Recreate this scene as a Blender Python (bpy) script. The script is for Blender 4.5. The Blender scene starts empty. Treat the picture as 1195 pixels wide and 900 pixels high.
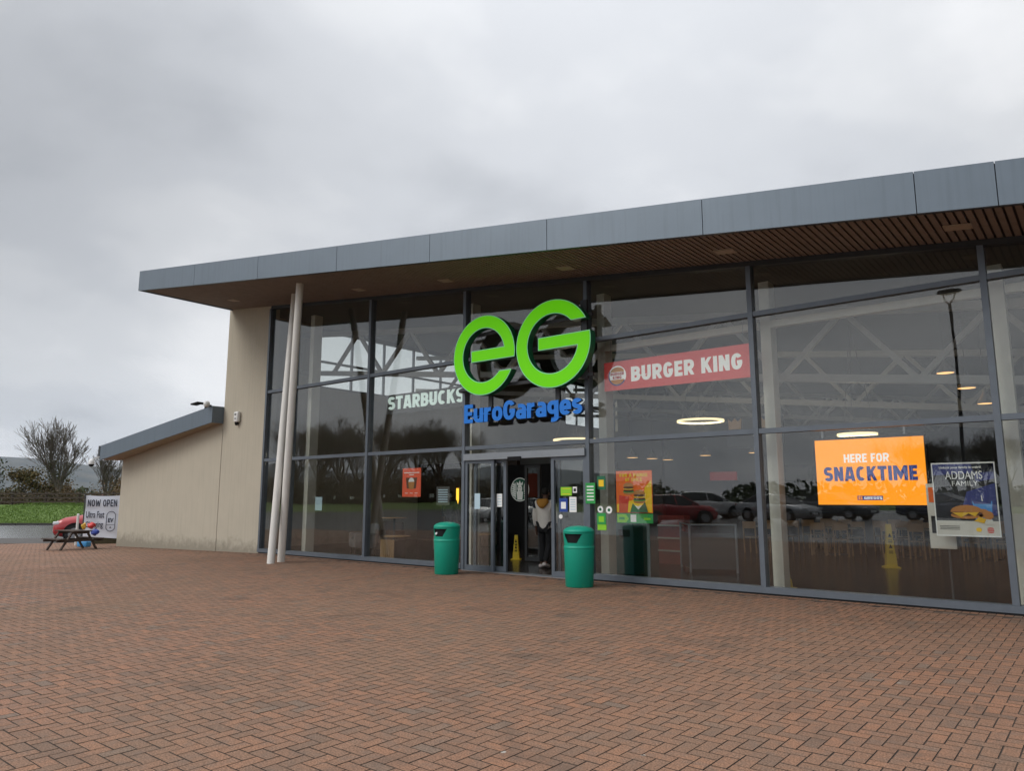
import bpy, bmesh, math, random
from mathutils import Vector, Matrix, noise
R = math.radians
SC = bpy.context.scene
COL = SC.collection
random.seed(11)

# ------------------------------------------------------------------ camera
cam_d = bpy.data.cameras.new("camera")
cam = bpy.data.objects.new("camera", cam_d); COL.objects.link(cam)
cam_d.sensor_width = 36.0
cam_d.lens = 854.0 / 1195.0 * 36.0
cam_d.clip_start = 0.1; cam_d.clip_end = 20000
cam.location = (0, -12.2, 1.55)
cam.rotation_euler = (R(90 + 8.82), 0, R(39.17))
SC.camera = cam

# ------------------------------------------------------------------ sky and sun
SUN_EL, SUN_AZ = 38.0, 212.0          # azimuth measured clockwise from +y (north)
sd = Vector((math.sin(R(SUN_AZ)) * math.cos(R(SUN_EL)), math.cos(R(SUN_AZ)) * math.cos(R(SUN_EL)), math.sin(R(SUN_EL))))
W = bpy.data.worlds.new("World"); SC.world = W; W.use_nodes = True
nt = W.node_tree; nt.nodes.clear()
def N(t, typ, **kw):
    n = t.nodes.new(typ)
    for k, v in kw.items():
        if k.startswith("i_"):
            n.inputs[k[2:].replace("_", " ")].default_value = v
        else:
            setattr(n, k, v)
    return n
def math_n(t, op, a, b=None, clamp=False):
    n = t.nodes.new("ShaderNodeMath"); n.operation = op; n.use_clamp = clamp
    for i, v in enumerate((a, b)):
        if v is None: continue
        if isinstance(v, (int, float)): n.inputs[i].default_value = v
        else: t.links.new(v, n.inputs[i])
    return n.outputs[0]
def ramp_n(t, fac, stops, interp="EASE"):
    n = t.nodes.new("ShaderNodeValToRGB"); r = n.color_ramp; r.interpolation = interp
    while len(r.elements) < len(stops): r.elements.new(0.5)
    for e, (p, c) in zip(r.elements, stops):
        e.position = p; e.color = (*c, 1) if len(c) == 3 else c
    t.links.new(fac, n.inputs[0]); return n.outputs[0]
tc = N(nt, "ShaderNodeTexCoord"); sx = N(nt, "ShaderNodeSeparateXYZ")
nt.links.new(tc.outputs["Generated"], sx.inputs[0])
zc = math_n(nt, "MAXIMUM", sx.outputs[2], 0.0); zz = math_n(nt, "ADD", zc, 0.30)
cb = N(nt, "ShaderNodeCombineXYZ")
nt.links.new(math_n(nt, "DIVIDE", sx.outputs[0], zz), cb.inputs[0]); nt.links.new(math_n(nt, "DIVIDE", sx.outputs[1], zz), cb.inputs[1])
n1 = N(nt, "ShaderNodeTexNoise"); n1.inputs["Scale"].default_value = 1.15; n1.inputs["Detail"].default_value = 7; n1.inputs["Roughness"].default_value = 0.5; n1.inputs["Distortion"].default_value = 0.15
mpn = N(nt, "ShaderNodeMapping"); mpn.inputs["Location"].default_value = (3.1, 1.7, 0)
nt.links.new(cb.outputs[0], mpn.inputs[0]); nt.links.new(mpn.outputs[0], n1.inputs["Vector"])
# brightness: brighter towards the zenith (overcast law) and towards a thin patch of cloud
dt = N(nt, "ShaderNodeVectorMath", operation="DOT_PRODUCT"); nt.links.new(tc.outputs["Generated"], dt.inputs[0])
bd = Vector((-0.463, 0.832, 0.477)).normalized(); dt.inputs[1].default_value = bd
glow = math_n(nt, "POWER", math_n(nt, "MAXIMUM", dt.outputs["Value"], 0.0), 4.0)
zen = math_n(nt, "MULTIPLY", math_n(nt, "POWER", zc, 4.0), 3.4)
dt2 = N(nt, "ShaderNodeVectorMath", operation="DOT_PRODUCT"); nt.links.new(tc.outputs["Generated"], dt2.inputs[0]); dt2.inputs[1].default_value = Vector((0.1, -0.85, 0.45)).normalized()
back = math_n(nt, "MULTIPLY", math_n(nt, "MAXIMUM", dt2.outputs["Value"], 0.0), 0.75)
hor = math_n(nt, "MULTIPLY", math_n(nt, "POWER", math_n(nt, "SUBTRACT", 1.0, zc), 4.0), 0.80)
zen = math_n(nt, "ADD", zen, math_n(nt, "ADD", back, hor))
clouds = ramp_n(nt, n1.outputs["Fac"], [(0.32, (0.43, 0.445, 0.47)), (0.46, (0.53, 0.545, 0.57)), (0.54, (0.60, 0.612, 0.63)), (0.66, (0.74, 0.745, 0.755))])
mul = math_n(nt, "ADD", math_n(nt, "ADD", math_n(nt, "MULTIPLY", glow, 0.72), 0.54), zen)
vm = N(nt, "ShaderNodeVectorMath", operation="SCALE"); nt.links.new(clouds, vm.inputs[0]); nt.links.new(mul, vm.inputs["Scale"])
bgc = N(nt, "ShaderNodeBackground"); nt.links.new(vm.outputs[0], bgc.inputs[0]); bgc.inputs[1].default_value = 1.0
sky = N(nt, "ShaderNodeTexSky"); sky.sky_type = 'NISHITA'; sky.sun_disc = False
sky.sun_elevation = R(SUN_EL); sky.sun_rotation = R(SUN_AZ)
bgs = N(nt, "ShaderNodeBackground"); nt.links.new(sky.outputs[0], bgs.inputs[0]); bgs.inputs[1].default_value = 0.07
mx = N(nt, "ShaderNodeMixShader"); mx.inputs[0].default_value = 0.9
nt.links.new(bgs.outputs[0], mx.inputs[1]); nt.links.new(bgc.outputs[0], mx.inputs[2])
wo = N(nt, "ShaderNodeOutputWorld"); nt.links.new(mx.outputs[0], wo.inputs[0])

sun_d = bpy.data.lights.new("sun", 'SUN'); sun_d.energy = 1.4; sun_d.angle = R(30); sun_d.color = (1, 0.97, 0.92)
sun = bpy.data.objects.new("sun", sun_d); COL.objects.link(sun)
sun.rotation_euler = (-sd).to_track_quat('-Z', 'Y').to_euler()

SC.view_settings.view_transform = 'Standard'; SC.view_settings.look = 'None'
SC.view_settings.exposure = 0.06; SC.view_settings.gamma = 1.0; SC.view_settings.use_curve_mapping = False
SC.cycles.max_bounces = 10; SC.cycles.transparent_max_bounces = 24; SC.cycles.glossy_bounces = 5; SC.cycles.diffuse_bounces = 4
SC.cycles.use_denoising = True; SC.cycles.caustics_reflective = False; SC.cycles.sample_clamp_indirect = 6

# ------------------------------------------------------------------ helpers
def lin(r, g, b):
    f = lambda c: (c / 255 / 12.92) if c <= 10 else ((c / 255 + 0.055) / 1.055) ** 2.4
    return (f(r), f(g), f(b))
def mat(name, col, rough=0.6, metal=0.0, noise_amt=0.0, nscale=6.0, bump=0.0, bscale=40.0, spec=0.5, emit=None, estr=0.0, island=0.0, col2=None, streak=0.0, coat=0.0):
    m = bpy.data.materials.new(name); m.use_nodes = True; t = m.node_tree
    b = t.nodes["Principled BSDF"]
    b.inputs["Base Color"].default_value = (*col, 1); b.inputs["Roughness"].default_value = rough
    b.inputs["Metallic"].default_value = metal; b.inputs["Specular IOR Level"].default_value = spec
    b.inputs["Coat Weight"].default_value = coat; b.inputs["Coat Roughness"].default_value = 0.05
    if emit: b.inputs["Emission Color"].default_value = (*emit, 1); b.inputs["Emission Strength"].default_value = estr
    co = N(t, "ShaderNodeTexCoord")
    cur = None
    if noise_amt or island or streak or col2:
        nn = N(t, "ShaderNodeTexNoise"); nn.inputs["Scale"].default_value = nscale; nn.inputs["Detail"].default_value = 6; nn.inputs["Roughness"].default_value = 0.6
        t.links.new(co.outputs["Object"], nn.inputs["Vector"])
        c2 = col2 or tuple(c * 0.5 for c in col)
        fac = nn.outputs["Fac"]
        if island:
            g = N(t, "ShaderNodeNewGeometry")
            fac = math_n(t, "ADD", math_n(t, "MULTIPLY", g.outputs["Random Per Island"], island), math_n(t, "MULTIPLY", fac, 1 - island))
        mr = N(t, "ShaderNodeMapRange"); mr.inputs[1].default_value = 0.3 if not island else 0.1; mr.inputs[2].default_value = 0.7 if not island else 0.9
        mr.inputs[4].default_value = noise_amt if noise_amt else 1.0
        t.links.new(fac, mr.inputs[0])
        mi = N(t, "ShaderNodeMix", data_type='RGBA'); mi.inputs[6].default_value = (*col, 1); mi.inputs[7].default_value = (*c2, 1)
        t.links.new(mr.outputs[0], mi.inputs[0]); cur = mi.outputs[2]
        if streak:
            mp = N(t, "ShaderNodeMapping"); mp.inputs["Scale"].default_value = (9, 9, 0.35); t.links.new(co.outputs["Object"], mp.inputs[0])
            ns = N(t, "ShaderNodeTexNoise"); ns.inputs["Scale"].default_value = 1.6; ns.inputs["Detail"].default_value = 5; t.links.new(mp.outputs[0], ns.inputs["Vector"])
            mr2 = N(t, "ShaderNodeMapRange"); mr2.inputs[1].default_value = 0.48; mr2.inputs[2].default_value = 0.75; mr2.inputs[4].default_value = streak
            t.links.new(ns.outputs["Fac"], mr2.inputs[0])
            m2 = N(t, "ShaderNodeMix", data_type='RGBA'); m2.inputs[7].default_value = (*[c * 0.35 for c in col], 1)
            t.links.new(cur, m2.inputs[6]); t.links.new(mr2.outputs[0], m2.inputs[0]); cur = m2.outputs[2]
        t.links.new(cur, b.inputs["Base Color"])
    if bump:
        nb = N(t, "ShaderNodeTexNoise"); nb.inputs["Scale"].default_value = bscale; nb.inputs["Detail"].default_value = 4
        t.links.new(co.outputs["Object"], nb.inputs["Vector"])
        bp = N(t, "ShaderNodeBump"); bp.inputs["Strength"].default_value = bump; bp.inputs["Distance"].default_value = 0.01
        t.links.new(nb.outputs["Fac"], bp.inputs["Height"]); t.links.new(bp.outputs[0], b.inputs["Normal"])
    return m

class MB:
    """collects shapes in world coordinates; build() links them as ONE mesh object"""
    def __init__(s): s.v = []; s.f = []; s.m = []; s.smooth = []
    def add(s, vs, fs, mi=0, sm=False):
        o = len(s.v); s.v += [tuple(v) for v in vs]
        for f in fs: s.f.append([i + o for i in f]); s.m.append(mi); s.smooth.append(sm)
        return s
    def hexa(s, b, t, mi=0):   # two quads (bottom, top) counter-clockwise seen from above
        return s.add(list(b) + list(t), [(3, 2, 1, 0), (4, 5, 6, 7), (0, 1, 5, 4), (1, 2, 6, 5), (2, 3, 7, 6), (3, 0, 4, 7)], mi)
    def box(s, x0, x1, y0, y1, z0, z1, mi=0):
        q = lambda z: [(x0, y0, z), (x1, y0, z), (x1, y1, z), (x0, y1, z)]
        return s.hexa(q(z0), q(z1), mi)
    def slopebox(s, x0, x1, y0, y1, zb, zt, mi=0):  # zb, zt functions of x
        q = lambda z: [(x0, y0, z(x0)), (x1, y0, z(x1)), (x1, y1, z(x1)), (x0, y1, z(x0))]
        return s.hexa(q(zb), q(zt), mi)
    def rbox(s, c, size, bev, rz=0, seg=2, mi=0, rx=0, ry=0):
        bm = bmesh.new(); bmesh.ops.create_cube(bm, size=1)
        bmesh.ops.scale(bm, vec=size, verts=bm.verts)
        bmesh.ops.bevel(bm, geom=bm.edges[:], offset=bev, segments=seg, profile=0.5, affect='EDGES')
        M = Matrix.Translation(c) @ Matrix.Rotation(rz, 4, 'Z') @ Matrix.Rotation(ry, 4, 'Y') @ Matrix.Rotation(rx, 4, 'X')
        bm.verts.ensure_lookup_table(); bm.verts.index_update()
        s.add([M @ v.co for v in bm.verts], [[v.index for v in f.verts] for f in bm.faces], mi, True); bm.free(); return s
    def bar(s, a, b, w, h=None, mi=0, up=(0, 0, 1)):
        a, b = Vector(a), Vector(b); h = h or w; d = (b - a).normalized(); u = Vector(up)
        if abs(d.dot(u)) > 0.98: u = Vector((1, 0, 0))
        r = d.cross(u).normalized() * w / 2; u2 = r.cross(d).normalized() * h / 2
        q = lambda p: [p - r - u2, p + r - u2, p + r + u2, p - r + u2]
        return s.add(q(a) + q(b), [(3, 2, 1, 0), (4, 5, 6, 7), (0, 1, 5, 4), (1, 2, 6, 5), (2, 3, 7, 6), (3, 0, 4, 7)][::1], mi)
    def tube(s, a, b, r0, r1=None, n=10, mi=0, cap=True, sm=True):
        a, b = Vector(a), Vector(b); r1 = r0 if r1 is None else r1
        d = (b - a); d = d.normalized() if d.length else Vector((0, 0, 1))
        u = d.orthogonal().normalized(); w = d.cross(u)
        vs = []
        for p, r in ((a, r0), (b, r1)):
            for k in range(n):
                t = 2 * math.pi * k / n; vs.append(p + (u * math.cos(t) + w * math.sin(t)) * r)
        s.add(vs, [(k, (k + 1) % n, n + (k + 1) % n, n + k) for k in range(n)], mi, sm)
        if cap: s.add(vs[:n], [tuple(range(n))[::-1]], mi); s.add(vs[n:], [tuple(range(n))], mi)
        return s
    def lathe(s, c, prof, n=24, mi=0, sm=True):
        c = Vector(c); vs = []
        for r, z in prof:
            for k in range(n):
                t = 2 * math.pi * k / n; vs.append(c + Vector((r * math.cos(t), r * math.sin(t), z)))
        fs = []
        for i in range(len(prof) - 1):
            for k in range(n):
                a = i * n + k; b = i * n + (k + 1) % n; fs.append((a, b, b + n, a + n))
        return s.add(vs, fs, mi, sm)
    def poly(s, pts, o, u, v, depth=0.0, mi=0, side=None):  # convex 2D polygon extruded along -normal... n = u x v
        o, u, v = Vector(o), Vector(u), Vector(v); n = u.cross(v).normalized()
        P = [o + u * p[0] + v * p[1] for p in pts]; k = len(P)
        if depth == 0: return s.add(P, [tuple(range(k))], mi)
        B = [p - n * depth for p in P]
        s.add(P, [tuple(range(k))], mi); s.add(B, [tuple(range(k))[::-1]], mi if side is None else side)
        return s.add(P + B, [(k + i, k + (i + 1) % k, (i + 1) % k, i) for i in range(k)], mi if side is None else side)
    def disc(s, c2, r, o, u, v, n=24, depth=0.0, mi=0, ry=None):
        ry = ry or r
        return s.poly([(c2[0] + r * math.cos(2 * math.pi * k / n), c2[1] + ry * math.sin(2 * math.pi * k / n)) for k in range(n)], o, u, v, depth, mi)
    def curve2d(s, loops, o, u, v, extrude=0.0, offset=0.0, mi_face=0, mi_side=0):
        cu = bpy.data.curves.new("tmp", 'CURVE'); cu.dimensions = '2D'; cu.fill_mode = 'BOTH'; cu.extrude = extrude; cu.offset = offset
        for L in loops:
            sp = cu.splines.new('POLY'); sp.points.add(len(L) - 1); sp.use_cyclic_u = True
            for p, q in zip(sp.points, L): p.co = (q[0], q[1], 0, 1)
        return s._from_curve(cu, o, u, v, mi_face, mi_side)
    def _from_curve(s, cu, o, u, v, mi_face, mi_side, fit=None, align="L"):
        ob = bpy.data.objects.new("tmp", cu); COL.objects.link(ob)
        dg = bpy.context.evaluated_depsgraph_get(); me = bpy.data.meshes.new_from_object(ob.evaluated_get(dg))
        bpy.data.objects.remove(ob); bpy.data.curves.remove(cu)
        P = [w.co.copy() for w in me.vertices]
        if fit and P:
            x0 = min(p.x for p in P); x1 = max(p.x for p in P); y0 = min(p.y for p in P); y1 = max(p.y for p in P)
            fx = fit[0] / max(x1 - x0, 1e-6); fy = fit[1] / max(y1 - y0, 1e-6)
            for p in P: p.x = (p.x - x0) * fx; p.y = (p.y - y0) * fy
        o, u, v = Vector(o), Vector(u), Vector(v); n = u.cross(v).normalized()
        off = len(s.v); s.v += [tuple(o + u * p.x + v * p.y + n * p.z) for p in P]
        for f in me.polygons:
            s.f.append([i + off for i in f.vertices]); s.m.append(mi_face if f.normal.z > 0.5 else mi_side); s.smooth.append(False)
        bpy.data.meshes.remove(me); return s
    def text(s, txt, o, u, v, w, h, mi=0, depth=0.0, bold=0.02, mi_side=None, spacing=1.0, rep=1, dx=0.0):
        if rep > 1:      # heavier strokes: the same outline stamped side by side
            nrm = Vector(u).cross(Vector(v)).normalized()
            for k in range(rep): s.text(txt, Vector(o) + Vector(u) * (dx * k) - nrm * (.0003 * k), u, v, w - dx * (rep - 1), h, mi, depth, bold, mi_side, spacing)
            return s
        cu = bpy.data.curves.new("tmp", 'FONT'); cu.body = txt; cu.extrude = depth; cu.offset = bold; cu.space_character = spacing; cu.resolution_u = 6
        if depth == 0: cu.fill_mode = 'FRONT'
        return s._from_curve(cu, o, u, v, mi, mi if mi_side is None else mi_side, fit=(w, h))
    def heavy(s, txt, o, u, v, w, h, mi=0, depth=0.0, mi_side=None, t=.24, gap=.10):
        """heavy sign capitals and lower case made of thick strokes; fitted to w x h (cap height)"""
        o, u, v = Vector(o), Vector(u), Vector(v); nrm = u.cross(v).normalized(); mi_side = mi if mi_side is None else mi_side
        items = []; x = 0.0
        for ch in txt:
            if ch == " ": x += .34; continue
            cw, strokes, lo, hi = glyph(ch, t); items.append((x, strokes, lo, hi)); x += cw + gap
        total = x - gap; fx = w / total; k = 0
        for (x0, strokes, lo, hi) in items:
            for (pts, closed) in strokes:
                L, Rr_ = ribbon(pts, t / 2, closed); n = len(pts); k += 1; dz = .00025 * (k % 5)
                cl = lambda q: (x0 + q[0], min(max(q[1], lo), hi))
                F = [o + u * (cl(q)[0] * fx) + v * (cl(q)[1] * h) + nrm * dz for q in L + Rr_]
                m_ = n if closed else n - 1
                fs = [(i, n + i, n + (i + 1) % n, (i + 1) % n) for i in range(m_)]
                s.add(F, fs, mi)
                if depth > 0:
                    Bk = [p - nrm * (depth * 2 + dz) for p in F]
                    sd_ = []
                    for i in range(m_): j = (i + 1) % n; sd_ += [(i, j, 2 * n + j, 2 * n + i), (n + j, n + i, 3 * n + i, 3 * n + j)]
                    if not closed: sd_ += [(n, 0, 2 * n, 3 * n), (n - 1, 2 * n - 1, 4 * n - 1, 3 * n - 1)]
                    s.add(F + Bk, sd_, mi_side); s.add(Bk, [f[::-1] for f in fs], mi_side)
        return s
    def build(s, name, mats, parent=None, loc=None):
        base = Vector(parent.matrix_world.translation) if parent else Vector(loc or (0, 0, 0))
        if parent: base = wloc(parent)
        me = bpy.data.meshes.new(name)
        me.from_pydata([tuple(Vector(v) - base) for v in s.v], [], s.f)
        for m in (mats if isinstance(mats, (list, tuple)) else [mats]): me.materials.append(m)
        me.polygons.foreach_set("material_index", s.m); me.polygons.foreach_set("use_smooth", s.smooth); me.update()
        o = bpy.data.objects.new(name, me); COL.objects.link(o)
        if parent: o.parent = parent
        elif loc: o.location = loc
        return o
def ribbon(P, hw, closed):
    P = [Vector((p[0], p[1])) for p in P]; n = len(P); L = []; Q = []
    for i in range(n):
        a = P[i - 1] if (i > 0 or closed) else None; c = P[(i + 1) % n] if (i < n - 1 or closed) else None
        d1 = (P[i] - a).normalized() if a is not None else None; d2 = (c - P[i]).normalized() if c is not None else None
        d1 = d1 or d2; d2 = d2 or d1; m = Vector((-(d1.y + d2.y), d1.x + d2.x)); m = m.normalized() if m.length > 1e-6 else Vector((-d1.y, d1.x))
        k = hw / max(m.dot(Vector((-d1.y, d1.x))), .38); L.append(P[i] + m * k); Q.append(P[i] - m * k)
    return L, Q
def earc(cx, cy, rx, ry, a0, a1, n=14): return [(cx + rx * math.copysign(abs(math.cos(R(a0 + (a1 - a0) * k / n))) ** .85, math.cos(R(a0 + (a1 - a0) * k / n))), cy + ry * math.copysign(abs(math.sin(R(a0 + (a1 - a0) * k / n))) ** .85, math.sin(R(a0 + (a1 - a0) * k / n)))) for k in range(n + 1)]
def glyph(c, t):
    h = t / 2; b = 1 - h; O = lambda p: (p, False); C_ = lambda p: (p[:-1], True); xh = .76; lo, hi = 0.0, 1.0
    W_ = {'I': t, 'A': .70, 'M': .90, 'W': .95, 'E': .50, 'F': .48, 'T': .58, 'u': .54, 'r': .40, 'o': .56, 'a': .52, 'g': .54, 'e': .54, 's': .46}.get(c, .62 if c != 'P' else .58); w = W_; r = w - h; m = w / 2
    Sx = lambda w_, H_: [(lambda bb, mid: earc(w_ / 2, (bb + mid) / 2, w_ / 2 - h, (bb - mid) / 2, 25, 270, 16)[:-1] + earc(w_ / 2, (mid + h) / 2, w_ / 2 - h, (mid - h) / 2, 90, -155, 16))(H_ - h, H_ / 2)]
    if c == 'A': S = [O([(h * .95, -.02), (m * .80, 1.0)]), O([(w - h * .95, -.02), (m * 1.20, 1.0)]), O([(w * .28, .25), (w * .72, .25)])]
    elif c == 'B': S = [O([(h, 0), (h, 1)]), O([(h, b)] + earc(w * .48, (b + .52) / 2, r - w * .48 - .02, (b - .52) / 2, 90, -90) + [(h, .52)]), O([(h, .51)] + earc(w * .5, (.51 + h) / 2, r - w * .5, (.51 - h) / 2, 90, -90) + [(h, h)])]
    elif c == 'C': S = [O(earc(m, .5, m - h, .5 - h, 50, 310, 24))]
    elif c == 'E': S = [O([(h, 0), (h, 1)]), O([(h, b), (w, b)]), O([(h, .5), (w * .92, .5)]), O([(h, h), (w, h)])]
    elif c == 'F': S = [O([(h, 0), (h, 1)]), O([(h, b), (w, b)]), O([(h, .48), (w * .9, .48)])]
    elif c == 'G': S = [O(earc(m, .5, m - h, .5 - h, 35, 330, 24) + [(r, .5)]), O([(w * .52, .45), (w, .45)])]
    elif c == 'H': S = [O([(h, 0), (h, 1)]), O([(r, 0), (r, 1)]), O([(h, .5), (r, .5)])]
    elif c == 'I': S = [O([(h, 0), (h, 1)])]
    elif c == 'K': S = [O([(h, 0), (h, 1)]), O([(w - h * .8, 1.05), (h * 1.3, .42)]), O([(w * .42, .62), (w - h * .75, -.05)])]
    elif c == 'M': S = [O([(h, 0), (h, 1)]), O([(r, 0), (r, 1)]), O([(h * 1.1, 1.0), (m, .30), (w - h * 1.1, 1.0)])]
    elif c == 'N': S = [O([(h, 0), (h, 1)]), O([(r, 0), (r, 1)]), O([(h, 1.0), (r, 0.0)])]
    elif c == 'O': S = [C_(earc(m, .5, m - h, .5 - h, 0, 360, 32))]
    elif c == 'R': S = [O([(h, 0), (h, 1)]), O([(h, b)] + earc(w * .5, (b + .45) / 2, r - w * .5, (b - .45) / 2, 90, -90) + [(h, .45)]), O([(w * .45, .48), (w - h * .85, -.05)])]
    elif c == 'S': S = [O(Sx(w, 1.0)[0])]
    elif c == 'T': S = [O([(0, b), (w, b)]), O([(m, 0), (m, 1)])]
    elif c == 'U': S = [O([(h, 1), (h, .4)] + earc(m, .4, m - h, .4 - h, 180, 360) + [(r, 1)])]
    elif c == 'P': S = [O([(h, 0), (h, 1)]), O([(h, b)] + earc(w * .5, (b + .42) / 2, r - w * .5, (b - .42) / 2, 90, -90) + [(h, .42)])]
    elif c == 'W': S = [O([(h, 1.02), (w * .27, -.02)]), O([(w * .27, -.02), (m, .85)]), O([(m, .85), (w * .73, -.02)]), O([(w * .73, -.02), (w - h, 1.02)])]
    elif c == 'u': S = [O([(h, xh), (h, .34)] + earc(m, .34, m - h, .34 - h, 180, 360) + [(r, .34)]), O([(r, 0), (r, xh)])]; hi = xh
    elif c == 'r': S = [O([(h, 0), (h, xh)]), O([(h, .40)] + earc(w * .95, .40, w * .95 - h, xh - h - .40, 180, 90, 8))]; hi = xh
    elif c == 'o': S = [C_(earc(m, xh / 2, m - h, xh / 2 - h, 0, 360, 28))]; hi = xh
    elif c == 'a': S = [O([(h * 1.1, xh - h)] + earc(w * .48, xh - h - .17, r - w * .48, .17, 90, 0, 8) + [(r, 0)]), C_(earc(w * .48, .235, w * .48 - h, .235 - h + .02, 0, 360, 20))]; hi = xh
    elif c == 'g': S = [O([(r, xh), (r, -.06)] + earc(w * .48, -.06, r - w * .48, .13, 0, -110, 10)), C_(earc(m, (xh + .10) / 2, m - h, (xh - .10) / 2 - h, 0, 360, 24))]; lo, hi = -.3, xh
    elif c == 'e': S = [O([(h, .37), (r, .37)] + earc(m, xh / 2, m - h, xh / 2 - h, 5, 318, 26)[1:])]; S = [O(earc(m, xh / 2, m - h, xh / 2 - h, 0, 318, 26)), O([(h, .36), (w, .36)])]; hi = xh
    elif c == 's': S = [O(Sx(w, xh)[0])]; hi = xh
    else: S = []
    return w, S, lo, hi
def wloc(o):
    p = Vector((0, 0, 0))
    while o: p = p + o.location; o = o.parent
    return p
def tag(o, label=None, cat=None, group=None, kind=None):
    if label: o["label"] = label
    if cat: o["category"] = cat
    if group: o["group"] = group
    if kind: o["kind"] = kind
    return o
def thing(name, label, cat, loc=(0, 0, 0), group=None):
    o = bpy.data.objects.new(name, None); COL.objects.link(o); o.location = loc; o.empty_display_size = 0.2
    return tag(o, label, cat, group)
def struct(name, mb, m): return tag(mb.build(name, m), kind="structure")
def copy_tree(o, loc=None, rz=None, label=None, parent=None, scale=None):
    c = o.copy(); COL.objects.link(c)
    if parent: c.parent = parent
    for ch in list(o.children): copy_tree(ch, parent=c)
    if loc is not None: c.location = loc
    if rz is not None: c.rotation_euler = (0, 0, rz)
    if label: c["label"] = label
    if scale: c.scale = (scale,) * 3
    return c
X, Y, Z = Vector((1, 0, 0)), Vector((0, 1, 0)), Vector((0, 0, 1))
FWD = Vector((-0.6316, 0.7753, 0)); LAT = Vector((0.7753, 0.6316, 0)); CAM = Vector((0, -12.2, 0))
def st(s_, t_, z=0.0): p = CAM + FWD * s_ + LAT * t_; p.z = z; return p
def gz(x, y):
    z = 0.0
    if x < -19: z -= 0.018 * min(-19 - x, 17)
    if y < -16: z += min((-16 - y) * 0.035, 0.5)
    return z

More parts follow.
